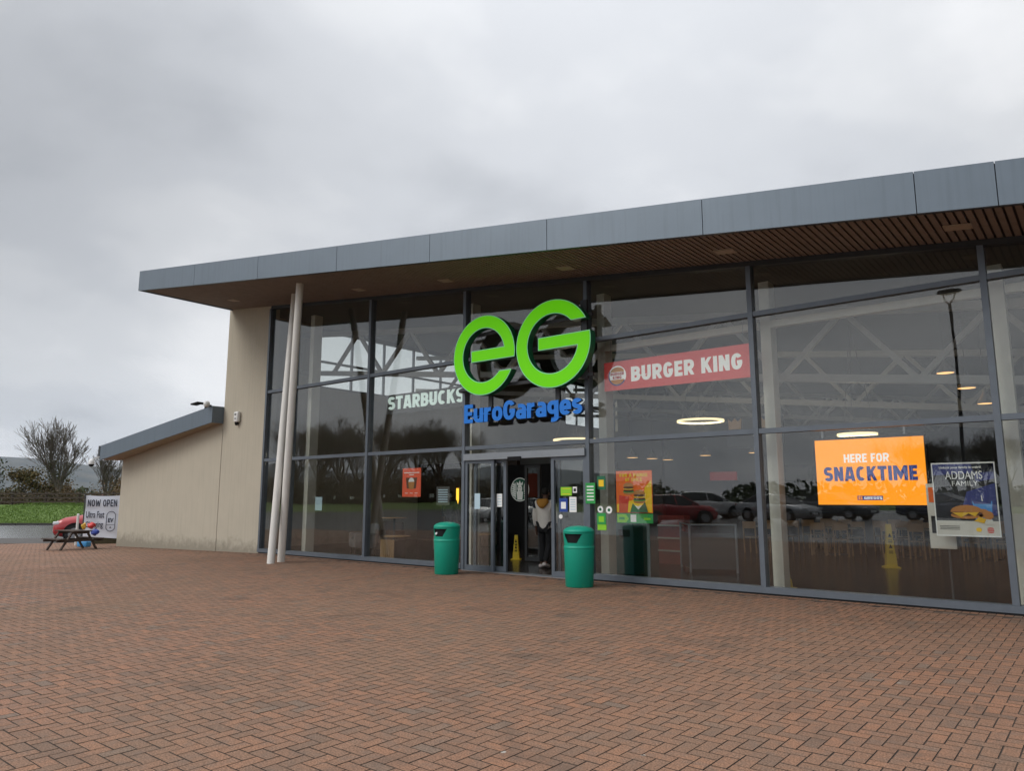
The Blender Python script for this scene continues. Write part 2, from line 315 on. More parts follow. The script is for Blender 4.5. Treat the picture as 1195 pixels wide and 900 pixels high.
# ------------------------------------------------------------------ materials
M = {}
def brick_mat():
    m = bpy.data.materials.new("red clay pavers"); m.use_nodes = True; t = m.node_tree; b = t.nodes["Principled BSDF"]
    g = N(t, "ShaderNodeNewGeometry"); co = N(t, "ShaderNodeTexCoord")
    c = ramp_n(t, g.outputs["Random Per Island"], [(0.0, (0.160, 0.100, 0.071)), (0.2, (0.208, 0.116, 0.075)), (0.62, (0.230, 0.124, 0.079)), (0.92, (0.265, 0.134, 0.080)), (0.98, (0.172, 0.120, 0.090))], "LINEAR")
    big = N(t, "ShaderNodeTexNoise"); big.inputs["Scale"].default_value = 0.45; big.inputs["Detail"].default_value = 5; t.links.new(co.outputs["Object"], big.inputs["Vector"])
    fine = N(t, "ShaderNodeTexNoise"); fine.inputs["Scale"].default_value = 85; fine.inputs["Detail"].default_value = 3; fine.inputs["Roughness"].default_value = 0.7; t.links.new(co.outputs["Object"], fine.inputs["Vector"])
    blot = N(t, "ShaderNodeTexNoise"); blot.inputs["Scale"].default_value = 9; blot.inputs["Detail"].default_value = 5; t.links.new(co.outputs["Object"], blot.inputs["Vector"])
    f1 = N(t, "ShaderNodeMapRange"); f1.inputs[1].default_value = 0.35; f1.inputs[2].default_value = 0.7; f1.inputs[3].default_value = 0.0; f1.inputs[4].default_value = 0.55; t.links.new(big.outputs["Fac"], f1.inputs[0])
    m1 = N(t, "ShaderNodeMix", data_type='RGBA'); m1.inputs[7].default_value = (0.190, 0.126, 0.086, 1); t.links.new(c, m1.inputs[6]); t.links.new(f1.outputs[0], m1.inputs[0])
    f2 = N(t, "ShaderNodeMapRange"); f2.inputs[1].default_value = 0.45; f2.inputs[2].default_value = 0.72; f2.inputs[4].default_value = 0.5; t.links.new(blot.outputs["Fac"], f2.inputs[0])
    m2 = N(t, "ShaderNodeMix", data_type='RGBA'); m2.inputs[7].default_value = (0.135, 0.105, 0.085, 1); t.links.new(m1.outputs[2], m2.inputs[6]); t.links.new(f2.outputs[0], m2.inputs[0])
    hv = N(t, "ShaderNodeHueSaturation"); t.links.new(m2.outputs[2], hv.inputs["Color"])
    f3 = N(t, "ShaderNodeMapRange"); f3.inputs[1].default_value = 0.3; f3.inputs[2].default_value = 0.7; f3.inputs[3].default_value = 0.38; f3.inputs[4].default_value = 1.72; t.links.new(fine.outputs["Fac"], f3.inputs[0])
    t.links.new(f3.outputs[0], hv.inputs["Value"])
    vo = N(t, "ShaderNodeTexVoronoi"); vo.inputs["Scale"].default_value = 1.3; vo.inputs["Randomness"].default_value = 1.0; t.links.new(co.outputs["Object"], vo.inputs["Vector"])
    sep = N(t, "ShaderNodeSeparateColor"); t.links.new(vo.outputs["Color"], sep.inputs[0])
    spot = math_n(t, "LESS_THAN", vo.outputs["Distance"], math_n(t, "MULTIPLY", math_n(t, "SUBTRACT", sep.outputs[0], 0.45), 0.048))
    m4 = N(t, "ShaderNodeMix", data_type='RGBA'); m4.inputs[7].default_value = (0.42, 0.39, 0.35, 1); t.links.new(hv.outputs[0], m4.inputs[6]); t.links.new(math_n(t, "MULTIPLY", spot, sep.outputs[1]), m4.inputs[0])
    st1 = N(t, "ShaderNodeTexNoise"); st1.inputs["Scale"].default_value = 1.5; st1.inputs["Detail"].default_value = 6; st1.inputs["Distortion"].default_value = 0.8; t.links.new(co.outputs["Object"], st1.inputs["Vector"])
    f5 = N(t, "ShaderNodeMapRange"); f5.inputs[1].default_value = 0.56; f5.inputs[2].default_value = 0.72; f5.inputs[4].default_value = 0.45; t.links.new(st1.outputs["Fac"], f5.inputs[0])
    m5 = N(t, "ShaderNodeMix", data_type='RGBA'); m5.inputs[7].default_value = (0.085, 0.065, 0.052, 1); t.links.new(m4.outputs[2], m5.inputs[6]); t.links.new(f5.outputs[0], m5.inputs[0])
    t.links.new(m5.outputs[2], b.inputs["Base Color"])
    rr = N(t, "ShaderNodeMapRange"); rr.inputs[1].default_value = 0.3; rr.inputs[2].default_value = 0.7; rr.inputs[3].default_value = 0.62; rr.inputs[4].default_value = 0.85; t.links.new(big.outputs["Fac"], rr.inputs[0]); t.links.new(rr.outputs[0], b.inputs["Roughness"])
    bp = N(t, "ShaderNodeBump"); bp.inputs["Strength"].default_value = 0.55; bp.inputs["Distance"].default_value = 0.004; t.links.new(fine.outputs["Fac"], bp.inputs["Height"]); t.links.new(bp.outputs[0], b.inputs["Normal"])
    b.inputs["Specular IOR Level"].default_value = 0.2
    return m
def glass_mat(name="window glass", tint=(0.93, 0.945, 0.935), bumpy=0.0018):
    m = bpy.data.materials.new(name); m.use_nodes = True; t = m.node_tree; t.nodes.clear()
    g = N(t, "ShaderNodeNewGeometry"); co = N(t, "ShaderNodeTexCoord")
    nb = N(t, "ShaderNodeTexNoise"); nb.inputs["Scale"].default_value = 0.9; nb.inputs["Detail"].default_value = 2; t.links.new(co.outputs["Object"], nb.inputs["Vector"])
    bp = N(t, "ShaderNodeBump"); bp.inputs["Strength"].default_value = bumpy; bp.inputs["Distance"].default_value = 1.0; t.links.new(nb.outputs["Fac"], bp.inputs["Height"])
    ior = N(t, "ShaderNodeMapRange"); ior.inputs[3].default_value = 1.76; ior.inputs[4].default_value = 1 / 1.76; t.links.new(g.outputs["Backfacing"], ior.inputs[0])
    fr = N(t, "ShaderNodeFresnel"); t.links.new(ior.outputs[0], fr.inputs["IOR"])
    tr = N(t, "ShaderNodeBsdfTransparent"); tr.inputs[0].default_value = (*tint, 1)
    gl = N(t, "ShaderNodeBsdfGlossy"); gl.inputs["Roughness"].default_value = 0.0; t.links.new(bp.outputs[0], gl.inputs["Normal"])
    mi = N(t, "ShaderNodeMixShader"); t.links.new(fr.outputs[0], mi.inputs[0]); t.links.new(tr.outputs[0], mi.inputs[1]); t.links.new(gl.outputs[0], mi.inputs[2])
    o = N(t, "ShaderNodeOutputMaterial"); t.links.new(mi.outputs[0], o.inputs[0]); return m
M['brick'] = brick_mat()
M['glass'] = glass_mat()
M['sand'] = mat("joint sand", (0.066, 0.047, 0.035), 0.95, noise_amt=0.5, nscale=20)
M['asphalt'] = mat("wet asphalt", (0.17, 0.17, 0.172), 0.20, noise_amt=0.7, nscale=1.2, bump=0.08, bscale=150, col2=(0.11, 0.11, 0.112))
M['strip'] = mat("dark tarmac footway", (0.075, 0.068, 0.062), 0.7, noise_amt=0.6, nscale=3, bump=0.3, bscale=120)
M['kerb'] = mat("concrete kerb", (0.16, 0.155, 0.145), 0.8, noise_amt=0.6, nscale=4)
M['kerbdark'] = mat("weathered dark kerb", (0.05, 0.048, 0.043), 0.85, noise_amt=0.6, nscale=4)
M['white'] = mat("white road paint", (0.72, 0.72, 0.70), 0.6, noise_amt=0.3, nscale=9)
M['render'] = mat("beige wall render", (0.465, 0.420, 0.335), 0.9, noise_amt=0.35, nscale=1.6, bump=0.35, bscale=90, col2=(0.39, 0.35, 0.28), streak=0.16)
def weather(m, amt=.55):
    t = m.node_tree; b = t.nodes["Principled BSDF"]; src = b.inputs["Base Color"].links[0].from_socket
    co = N(t, "ShaderNodeTexCoord"); sp = N(t, "ShaderNodeSeparateXYZ"); t.links.new(co.outputs["Object"], sp.inputs[0])
    nn = N(t, "ShaderNodeTexNoise"); nn.inputs["Scale"].default_value = 3.5; nn.inputs["Detail"].default_value = 8; nn.inputs["Roughness"].default_value = .7; t.links.new(co.outputs["Object"], nn.inputs["Vector"])
    hgt = math_n(t, "ADD", sp.outputs[2], math_n(t, "MULTIPLY", math_n(t, "SUBTRACT", nn.outputs["Fac"], .5), 1.1))
    mr = N(t, "ShaderNodeMapRange"); mr.inputs[1].default_value = .02; mr.inputs[2].default_value = .38; mr.inputs[3].default_value = amt; mr.inputs[4].default_value = 0; t.links.new(hgt, mr.inputs[0])
    mi = N(t, "ShaderNodeMix", data_type='RGBA'); mi.inputs[7].default_value = (.13, .115, .085, 1); t.links.new(src, mi.inputs[6]); t.links.new(mr.outputs[0], mi.inputs[0]); t.links.new(mi.outputs[2], b.inputs["Base Color"])
weather(M['render'])
M['fascia'] = mat("zinc fascia sheet", (0.140, 0.175, 0.212), 0.45, metal=0.3, noise_amt=0.5, nscale=1.3, streak=0.18, col2=(0.115, 0.145, 0.176), bump=0.03, bscale=3)
M['fasciadark'] = mat("dark fascia flashing", (0.035, 0.038, 0.043), 0.5, noise_amt=0.4)
M['timber'] = mat("brown stained soffit timber", (0.26, 0.208, 0.172), 0.8, noise_amt=0.7, nscale=5, col2=(0.18, 0.142, 0.116))
M['soffitdark'] = mat("black soffit lining", (0.045, 0.034, 0.028), 0.9)
M['frame'] = mat("blue grey aluminium frame", (0.128, 0.150, 0.178), 0.42, metal=0.25, noise_amt=0.3, nscale=5)
M['framedark'] = mat("dark grey gasket", (0.028, 0.030, 0.034), 0.6)
M['silver'] = mat("brushed silver metal", (0.28, 0.30, 0.325), 0.4, metal=0.6, noise_amt=0.2)
M['pole'] = mat("off white painted steel", (0.70, 0.68, 0.64), 0.5, noise_amt=0.35, nscale=3, streak=0.15, col2=(0.58, 0.56, 0.51))
M['cream'] = mat("cream painted steel column", (0.62, 0.60, 0.52), 0.6, noise_amt=0.2)
M['truss'] = mat("pale grey painted truss steel", (0.44, 0.435, 0.41), 0.6, noise_amt=0.2)
M['deck'] = mat("grey ceiling deck", (0.10, 0.10, 0.098), 0.85, noise_amt=0.3, nscale=1)
M['inwall'] = mat("grey interior wall", (0.11, 0.11, 0.107), 0.85, noise_amt=0.2, nscale=1)
M['intimber'] = mat("interior brown panelling", (0.055, 0.036, 0.024), 0.6, noise_amt=0.5, nscale=3)
M['tile'] = mat("dark brown floor tile", (0.036, 0.029, 0.026), 0.2, noise_amt=0.4, nscale=2)
M['roof'] = mat("grey roof membrane", (0.22, 0.23, 0.24), 0.7, noise_amt=0.4)
M['lamp'] = mat("recessed lamp", (0.40, 0.32, 0.24), 0.6)
M['black'] = mat("matt black", (0.010, 0.010, 0.011), 0.7, spec=0.15)
M['dkgrey'] = mat("dark grey plastic", (0.05, 0.052, 0.056), 0.5)
M['whitep'] = mat("white plastic", (0.74, 0.74, 0.72), 0.4, noise_amt=0.1)
M['paper'] = mat("white paper", (0.75, 0.77, 0.78), 0.7)
M['wood'] = mat("light beech wood", (0.42, 0.26, 0.13), 0.5, noise_amt=0.5, nscale=14, col2=(0.30, 0.17, 0.08))
M['wooddark'] = mat("weathered dark wood", (0.065, 0.043, 0.032), 0.8, noise_amt=0.6, nscale=10)
M['binG'] = mat("green moulded plastic", (0.0, 0.31, 0.205), 0.5, noise_amt=0.25, nscale=3, col2=(0.0, 0.25, 0.165), bump=0.04, bscale=30)
M['yellow'] = mat("yellow plastic", (0.78, 0.56, 0.03), 0.45)
M['grass'] = mat("grass", (0.092, 0.155, 0.018), 0.9, noise_amt=0.8, nscale=1.5, col2=(0.065, 0.12, 0.012), bump=0.8, bscale=30)

# ------------------------------------------------------------------ ground, roads
def gridsheet(x0, x1, y0, y1, step, zf, keep=None):
    mb = MB(); nx = int(round((x1 - x0) / step)); ny = int(round((y1 - y0) / step))
    vs = [(x0 + i * step, y0 + j * step, zf(x0 + i * step, y0 + j * step)) for j in range(ny + 1) for i in range(nx + 1)]
    fs = []
    for j in range(ny):
        for i in range(nx):
            if keep is None or keep(x0 + (i + .5) * step, y0 + (j + .5) * step):
                a = j * (nx + 1) + i; fs.append((a, a + 1, a + nx + 2, a + nx + 1))
    return mb.add(vs, fs, 0, True)
sdist = lambda x, y: (Vector((x, y, 0)) - CAM).dot(FWD)
struct("ground", MB().add([(-9000, -9000, -0.42), (9000, -9000, -0.42), (9000, 9000, -0.42), (-9000, 9000, -0.42)], [(0, 1, 2, 3)]), M['grass'])
struct("car_park", gridsheet(-90, 60, -70, 50, 1.0, lambda x, y: gz(x, y) - 0.035), M['asphalt'])
in_pave = lambda x, y: (y < -0.235 or (x < -28.98 and y < 6)) and sdist(x, y) < 31.2 and y > -16
struct("paving_bed", gridsheet(-40, 10, -16, 6, 0.5, lambda x, y: gz(x, y) - 0.005, lambda x, y: (y < 0.0 or x < -29.2) and sdist(x, y) < 31.3), M['sand'])
def pavers():
    mb = MB(); v = []; f = []; j = 0.0026; ch = 0.0016; rnd = random.random
    def brick(x0, x1, y0, y1):
        xc, yc = (x0 + x1) / 2, (y0 + y1) / 2
        z = gz(xc, yc) + (rnd() - .5) * 0.0022; tx = (rnd() - .5) * 0.012; ty = (rnd() - .5) * 0.012
        jj = j + rnd() * 0.0012; c = jj + ch; o = len(v)
        for (a, b) in ((x0 + c, y0 + c), (x1 - c, y0 + c), (x1 - c, y1 - c), (x0 + c, y1 - c)):
            v.append((a, b, z + tx * (a - xc) + ty * (b - yc)))
        for (a, b) in ((x0 + jj, y0 + jj), (x1 - jj, y0 + jj), (x1 - jj, y1 - jj), (x0 + jj, y1 - jj)):
            v.append((a, b, z - 0.0060))
        f.extend([(o, o + 1, o + 2, o + 3), (o + 4, o + 5, o + 1, o), (o + 5, o + 6, o + 2, o + 1), (o + 6, o + 7, o + 3, o + 2), (o + 7, o + 4, o, o + 3)])
    u = 0.1
    for jy in range(-160, 60):
        for ix in range(-400, 100):
            c = (ix - jy) % 4
            if c == 0: b = (ix * u, ix * u + 2 * u, jy * u, jy * u + u)
            elif c == 3: b = (ix * u, ix * u + u, jy * u, jy * u + 2 * u)
            else: continue
            if in_pave((b[0] + b[1]) / 2, (b[2] + b[3]) / 2) and (b[3] <= -0.22 or b[0] < -28.95): brick(*b)
    for ix in range(-288, 100):   # soldier course along the building
        brick(ix * u, ix * u + u, -0.222, -0.018)
    mb.add(v, f); mb.m = [0 if k % 5 == 0 else 1 for k in range(len(f))]; return mb
struct("paving", pavers(), [M['brick'], M['sand']])
M['drain'] = mat('dark drain grate', (0.012, 0.011, 0.010), .7)
for dx in (-2.9, -13.0):
    tag(MB().box(dx, dx + .42, -.30, -.235, -.004, .0035).build('drain_slot', M['drain']), 'dark drain slot in the paving edge ' + ('below the orange screen' if dx > -5 else 'left of the left green bin'), 'drain')
# edge strip, left road and far kerb run across the view; verge rises beyond them
def band(s0, s1, t0, t1, z0, z1=None, n=24):
    z1 = z0 if z1 is None else z1; mb = MB(); vs = []; fs = []
    for i in range(n + 1):
        t = t0 + (t1 - t0) * i / n; vs += [st(s0, t, z0), st(s1, t, z1)]
    for i in range(n): fs.append((2 * i, 2 * i + 2, 2 * i + 3, 2 * i + 1))
    return mb.add(vs, fs)
struct("footway", band(31.25, 35.5, -45, -13.5, -0.297), M['strip'])
kb = MB()
for i in range(34): 
    a, b = st(54.0, -60 + i * 1.6), st(54.0, -60 + (i + .97) * 1.6)
    kb.hexa([a + Z * -.36, b + Z * -.36, b + FWD * .15 + Z * -.36, a + FWD * .15 + Z * -.36], [a + Z * -.19, b + Z * -.19, b + FWD * .15 + Z * -.19, a + FWD * .15 + Z * -.19])
struct("kerb", kb, M['kerbdark'])
struct("road_marking", band(44.0, 44.12, -60, -14, -0.345), M['white'])

def verge_mesh():
    # grass bank round the site: follows the far edge of the road on the left and curves behind the car park
    line = [(-20, 58), (-44, 24.6), (-58.5, 13.1), (-70, 3.7), (-80, -12), (-70, -32), (-54.5, -46), (-30, -58), (0, -66), (35, -62), (60, -40)]
    pts = []
    for i in range(len(line) - 1):
        a, b = Vector((*line[i], 0)), Vector((*line[i + 1], 0)); n = max(2, int((b - a).length / 2))
        for k in range(n): pts.append(a.lerp(b, k / n))
    for _ in range(6):
        pts = [pts[0]] + [(pts[i - 1] + pts[i] * 2 + pts[i + 1]) / 4 for i in range(1, len(pts) - 1)] + [pts[-1]]
    prof = [(0.0, -0.42), (0.02, -0.16), (2, 0.02), (6, 0.35), (12, 0.78), (18, 0.98), (26, 0.9), (60, -0.2), (90, -0.5)]
    vs = []; fs = []; K = len(prof)
    for i, p in enumerate(pts):
        d = (pts[min(i + 1, len(pts) - 1)] - pts[max(i - 1, 0)]).normalized(); nrm = Vector((d.y, -d.x, 0))
        if (p + nrm - Vector((-15, -10, 0))).length < (p - nrm - Vector((-15, -10, 0))).length: nrm = -nrm
        for (o, z) in prof:
            q = p + nrm * o; q.z = z + 0.12 * noise.noise(q * 0.15) * (o > 1); vs.append(q)
    for i in range(len(pts) - 1):
        for k in range(K - 1): a = i * K + k; fs.append((a, a + 1, a + K + 1, a + K))
    mb = MB().add(vs, fs, 0, True)
    for k, f in enumerate(mb.f):
        a, b, c = (Vector(mb.v[i]) for i in f[:3])
        if (b - a).cross(c - a).z < 0: mb.f[k] = f[::-1]
    return mb, pts
vmb, vpts = verge_mesh()
struct("grass_verge", vmb, M['grass'])
def grass_tufts():
    v = []; f = []; rg = random.Random(5)
    for _ in range(30000):
        s_ = 54.3 + rg.random() ** 1.1 * 19; t_ = -47 + rg.random() * 34
        p = st(s_, t_); h = (s_ - 54.2); z = -0.16 + (0.18 * h / 2 if h < 2 else 0.18 + (h - 2) * 0.0825 if h < 6 else 0.51 + (h - 6) * 0.0716) - 0.06
        a = rg.random() * 6.28; w = 0.035; hh = 0.05 + rg.random() * 0.08; o = len(v); dx, dy = math.cos(a) * w, math.sin(a) * w
        v += [(p.x - dx, p.y - dy, z), (p.x + dx, p.y + dy, z), (p.x + rg.uniform(-.06, .06), p.y + rg.uniform(-.06, .06), z + hh)]; f.append((o, o + 1, o + 2))
    return MB().add(v, f)
M['blade'] = mat("grass blades", (0.120, 0.195, 0.022), 0.8, island=0.8, col2=(0.06, 0.125, 0.010))
tag(grass_tufts().build("grass", M['blade']), "short bright green grass on the verge beyond the road", "grass", kind="stuff")

# distant hills
def hills():
    vs = []; fs = []; n = 90
    for i in range(n + 1):
        az = R(-150 + 200 * i / n)            # clockwise from +y
        D = 5200
        h = 250 + 110 * noise.noise(Vector((i * 0.17, 4.3, 0))) + 45 * noise.noise(Vector((i * 0.4, 2.3, 0))) + 14 * noise.noise(Vector((i * 1.3, 5.3, 0)))
        h *= 0.84 if az < 0 else 0.7
        for (r, k) in ((0.72, 0.0), (0.82, 0.45), (0.92, 0.82), (1.0, 1.0), (1.25, 0.3)):
            q = Vector((math.sin(az) * D * r, math.cos(az) * D * r, -2 + h * k))
            q.z += 16 * noise.noise(q * 0.0016) * (0 < k < 1); vs.append(q)
    for i in range(n):
        for k in range(4): a = i * 5 + k; fs.append((a, a + 5, a + 6, a + 1))
    return MB().add(vs, fs, 0, True)
M['hill'] = mat("moorland", (0.022, 0.032, 0.026), 0.95, noise_amt=1.0, nscale=0.009, col2=(0.085, 0.080, 0.055))
struct("hills", hills(), M['hill'])

# ------------------------------------------------------------------ the building
zs = lambda x: 7.64 - 0.115 * (x + 21.66)            # underside of the roof
yf = lambda x: -2.98 + (x + 21.66) * (1.46 / 21.14)   # front edge of the canopy
FT = 0.56
B = thing("service_station_building", "long glass-fronted building with grey metal fascia, brown slatted canopy and beige end wall", "building", (-10, 0, 0))
joints = [-21.66, -18.8, -16.0, -13.1, -10.31, -7.5, -4.61, -1.68, -0.78, 2.1, 5.0, 7.9, 10.2]
for a, b in zip(joints[:-1], joints[1:]):
    g = 0.006; a += g; b -= g; mb = MB()
    mb.hexa([(a, yf(a), zs(a) - .03), (b, yf(b), zs(b) - .03), (b, yf(b) + .05, zs(b) - .03), (a, yf(a) + .05, zs(a) - .03)],
            [(a, yf(a), zs(a) + FT), (b, yf(b), zs(b) + FT), (b, yf(b) + .05, zs(b) + FT), (a, yf(a) + .05, zs(a) + FT)])
    mb.build("fascia_panel", M['fascia'], B)
mb = MB()   # dark lip and joint backing behind the panels, and the left end return
a, b = -21.64, 10.18
mb.hexa([(a, yf(a) + .052, zs(a) - .02), (b, yf(b) + .052, zs(b) - .02), (b, yf(b) + .12, zs(b) - .02), (a, yf(a) + .12, zs(a) - .02)],
        [(a, yf(a) + .052, zs(a) + FT - .01), (b, yf(b) + .052, zs(b) + FT - .01), (b, yf(b) + .12, zs(b) + FT - .01), (a, yf(a) + .12, zs(a) + FT - .01)])
mb.build("fascia_backing", M['fasciadark'], B)
mb = MB(); mb.box(-21.70, -21.65, -2.98, 25.6, zs(-21.66) - .03, zs(-21.66) + FT); mb.build("end_fascia", M['fascia'], B)
mb = MB()
mb.hexa([(a, yf(a) + .125, zs(a) + .07), (b, yf(b) + .125, zs(b) + .07), (b, 25.5, zs(b) + .07), (a, 25.5, zs(a) + .07)],
        [(a, yf(a) + .125, zs(a) + FT - .03), (b, yf(b) + .125, zs(b) + FT - .03), (b, 25.5, zs(b) + FT - .03), (a, 25.5, zs(a) + FT - .03)])
mb.build("roof", M['roof'], B)
# slatted soffit: timber slats under a black lining
mb = MB()
mb.hexa([(a, yf(a) + .13, zs(a) + .035), (b, yf(b) + .13, zs(b) + .035), (b, 0.16, zs(b) + .035), (a, 0.16, zs(a) + .035)],
        [(a, yf(a) + .13, zs(a) + .06), (b, yf(b) + .13, zs(b) + .06), (b, 0.16, zs(b) + .06), (a, 0.16, zs(a) + .06)], 1)
x = -21.58
while x < 10.1:
    w = 0.076
    mb.hexa([(x, yf(x) + .125, zs(x) - .008), (x + w, yf(x) + .125, zs(x + w) - .008), (x + w, -0.02, zs(x + w) - .008), (x, -0.02, zs(x) - .008)],
            [(x, yf(x) + .125, zs(x) + .03), (x + w, yf(x) + .125, zs(x + w) + .03), (x + w, -0.02, zs(x + w) + .03), (x, -0.02, zs(x) + .03)], 0)
    x += 0.108
mb.build("slatted_soffit", [M['timber'], M['soffitdark']], B)
for lx in (-19.81, -14.3, -11.24, -7.95, -4.69, -1.33, 2.1, 5.5):
    ly = -1.02 if lx < -18 else -0.76
    mb = MB(); mb.slopebox(lx - .17, lx + .17, ly - .11, ly + .11, lambda q: zs(q) - .028, lambda q: zs(q) - .0085)
    l = mb.build("soffit_light", M['lamp'], B)
# beige end walls
mb = MB(); mb.slopebox(-21.8, -19.44, 0.0, 0.32, lambda q: -0.2, lambda q: zs(q) + .03)
mb.build("rendered_front_wall", M['render'], B)
mb = MB()
mb.box(-21.8, -21.45, 0.322, 3.3, -.2, zs(-21.6)); mb.box(-21.8, -21.45, 3.3, 11.2, -.2, 5.45); mb.box(-21.8, -21.45, 11.2, 18.5, -.2, zs(-21.6))
mb.box(-21.8, -21.45, 18.5, 23.6, -.2, 5.3); mb.box(-21.8, -21.45, 23.6, 25.0, -.2, zs(-21.6))
mb.build("rendered_side_wall", M['render'], B)
for (y0, y1, z0, n) in ((3.3, 11.2, 5.45, 5), (18.5, 23.6, 5.3, 4)):
    fr = MB(); zt = zs(-21.6) - 0.01
    fr.box(-21.72, -21.62, y0, y1, z0 + .002, z0 + .09); fr.box(-21.72, -21.62, y0, y1, zt - .09, zt)
    for k in range(n + 1):
        yy = y0 + .035 + (y1 - y0 - .07) * k / n; fr.box(-21.715, -21.625, yy - .035, yy + .035, z0 + .09, zt - .09)
    fr.box(-21.71, -21.63, y0, y1, z0 + 0.95, z0 + 1.03)
    w = fr.build("side_window", M['frame'], B)
    MB().box(-21.675, -21.665, y0, y1, z0 + .05, zt - .05).build("pane", M['glass'], w)
# low annex
za = lambda x: 3.0 + (x + 29.06) * 0.133
mb = MB(); mb.slopebox(-28.85, -21.83, 0.0, 0.3, lambda q: -.5, lambda q: za(q) - .0); mb.box(-28.85, -28.55, 0.3, 14, -.5, za(-28.85))
mb.box(-28.55, -21.83, 13.7, 14, -.5, za(-28.85)); mb.build("annex_wall", M['render'], B)
MB().box(-21.829, -21.801, 0.018, 0.25, -.3, 4.0).build("movement_joint", M['kerb'], B)
ya = lambda x: -0.75 + (x + 29.06) * (0.35 / 7.2)
for a, b in ((-29.06, -25.2), (-25.19, -21.86)):
    mb = MB(); mb.hexa([(a, ya(a), za(a) - .03), (b, ya(b), za(b) - .03), (b, ya(b) + .05, za(b) - .03), (a, ya(a) + .05, za(a) - .03)],
                       [(a, ya(a), za(a) + .5), (b, ya(b), za(b) + .5), (b, ya(b) + .05, za(b) + .5), (a, ya(a) + .05, za(a) + .5)]); mb.build("annex_fascia", M['fascia'], B)
a, b = -29.06, -21.86
MB().box(-21.858, -21.802, ya(b), 0.0, za(b) - .03, za(b) + .5).build("annex_end_fascia", M['fascia'], B)
mb = MB(); mb.hexa([(a, ya(a) + .052, za(a) + .0), (b, ya(b) + .052, za(b) + .0), (b, 14, za(b) + .0), (a, 14, za(a) + .0)],
                   [(a, ya(a) + .052, za(a) + .47), (b, ya(b) + .052, za(b) + .47), (b, 14, za(b) + .47), (a, 14, za(a) + .47)]); mb.build("annex_roof", M['roof'], B)
mb = MB(); mb.hexa([(a + .02, ya(a) + .055, za(a) - .012), (b, ya(b) + .055, za(b) - .012), (b, -.002, za(b) - .012), (a + .02, -.002, za(a) - .012)],
                   [(a + .02, ya(a) + .055, za(a) - .002), (b, ya(b) + .055, za(b) - .002), (b, -.002, za(b) - .002), (a + .02, -.002, za(a) - .002)]); mb.build("annex_soffit", mat("buff soffit board", (0.36, 0.29, 0.21), 0.8, noise_amt=0.3), B)
mb = MB(); mb.box(-29.2, -29.065, -.76, 14, za(a) + .12, za(a) + .5); mb.build("annex_gutter", M['fasciadark'], B)
mb = MB(); mb.tube((-29.12, .25, 3.1), (-29.12, .25, 2.8), .045); mb.tube((-29.12, .25, 2.8), (-28.92, .3, 2.6), .045); mb.tube((-28.92, .3, 2.6), (-28.92, .3, -.3), .045); mb.build("downpipe", M['dkgrey'], B)
# glazed front: mullions, transoms, panes
MX = [-19.386, -18.06, -14.70, -11.324, -7.985, -4.595, -1.17, 2.25, 5.65, 9.05]
T1, T2 = 2.68, 4.71
for i, x in enumerate(MX):
    mb = MB(); w = 0.042
    z0 = 0.13 if i not in (3, 4) else -.02
    mb.hexa([(x - w, -.05, z0), (x + w, -.05, z0), (x + w, .13, z0), (x - w, .13, z0)], [(x - w, -.05, zs(x - w) - .10), (x + w, -.05, zs(x + w) - .10), (x + w, .13, zs(x + w) - .10), (x - w, .13, zs(x - w) - .10)])
    mb.build("mullion", M['frame'], B)
rg = random.Random(3)
for i in range(len(MX) - 1):
    x0, x1 = MX[i] + .0425, MX[i + 1] - .0425
    for zt in (T1, T2):
        MB().box(x0, x1, -.035, .10, zt - .042, zt + .042).build("transom", M['frame'], B)
    MB().slopebox(x0 - .085 * (i > 0), x1, -.045, .12, lambda q: zs(q) - .10, lambda q: zs(q) - .012).build("head_rail", M['framedark'], B)
    if i != 3:
        MB().box(x0 - .085, x1, -.06, .14, .03, .128).build("bottom_rail", M['frame'], B)
        MB().box(x0 - .085, x1, -.012, .14, -.05, .03).build("base_flashing", M['framedark'], B)
    for r_, (za_, zb_) in enumerate(((.128, T1 - .042), (T1 + .042, T2 - .042), (T2 + .042, None))):
        if i == 3 and r_ == 0: continue
        mb = MB(); tilt = rg.uniform(-.0028, .0028)
        fb = lambda q: za_
        ft = (lambda q: zb_) if zb_ else (lambda q: zs(q) - .10)
        yo = lambda z, q: .03 + tilt * (z - za_)
        q = lambda f_, y: [(x0, y, f_(x0)), (x1, y, f_(x1)), (x1, y + .012, f_(x1)), (x0, y + .012, f_(x0))]
        mb.hexa(q(fb, .03), q(ft, .03 + tilt * 2)); mb.build("glass_pane", M['glass'], B)
# cream columns and rails inside the glass
for i, x in enumerate(MX[1:]):
    xc = x + (0.28 if i == 0 else 0.11)
    if i == 1: continue
    if i == 2: xc = x - .2
    mb = MB(); mb.box(xc - .09, xc + .09, .36, .64, 0.0, zs(xc) - .3); mb.build("interior_column", M['cream'], B)
for i in range(4, 9):
    MB().box(MX[i] + .22, MX[i + 1] - .0, .30, .40, T2 - .2, T2 - .075).build("interior_rail", M['cream'], B)
# raking poles carrying the canopy
for (p, q) in (((-16.03, -1.79, -.02), (-16.82, -.93, 7.10)), ((-16.26, -1.35, -.02), (-15.42, -1.74, 6.93))):
    mb = MB(); mb.tube(p, q, .092, n=20); mb.build("support_pole", M['pole'], B)
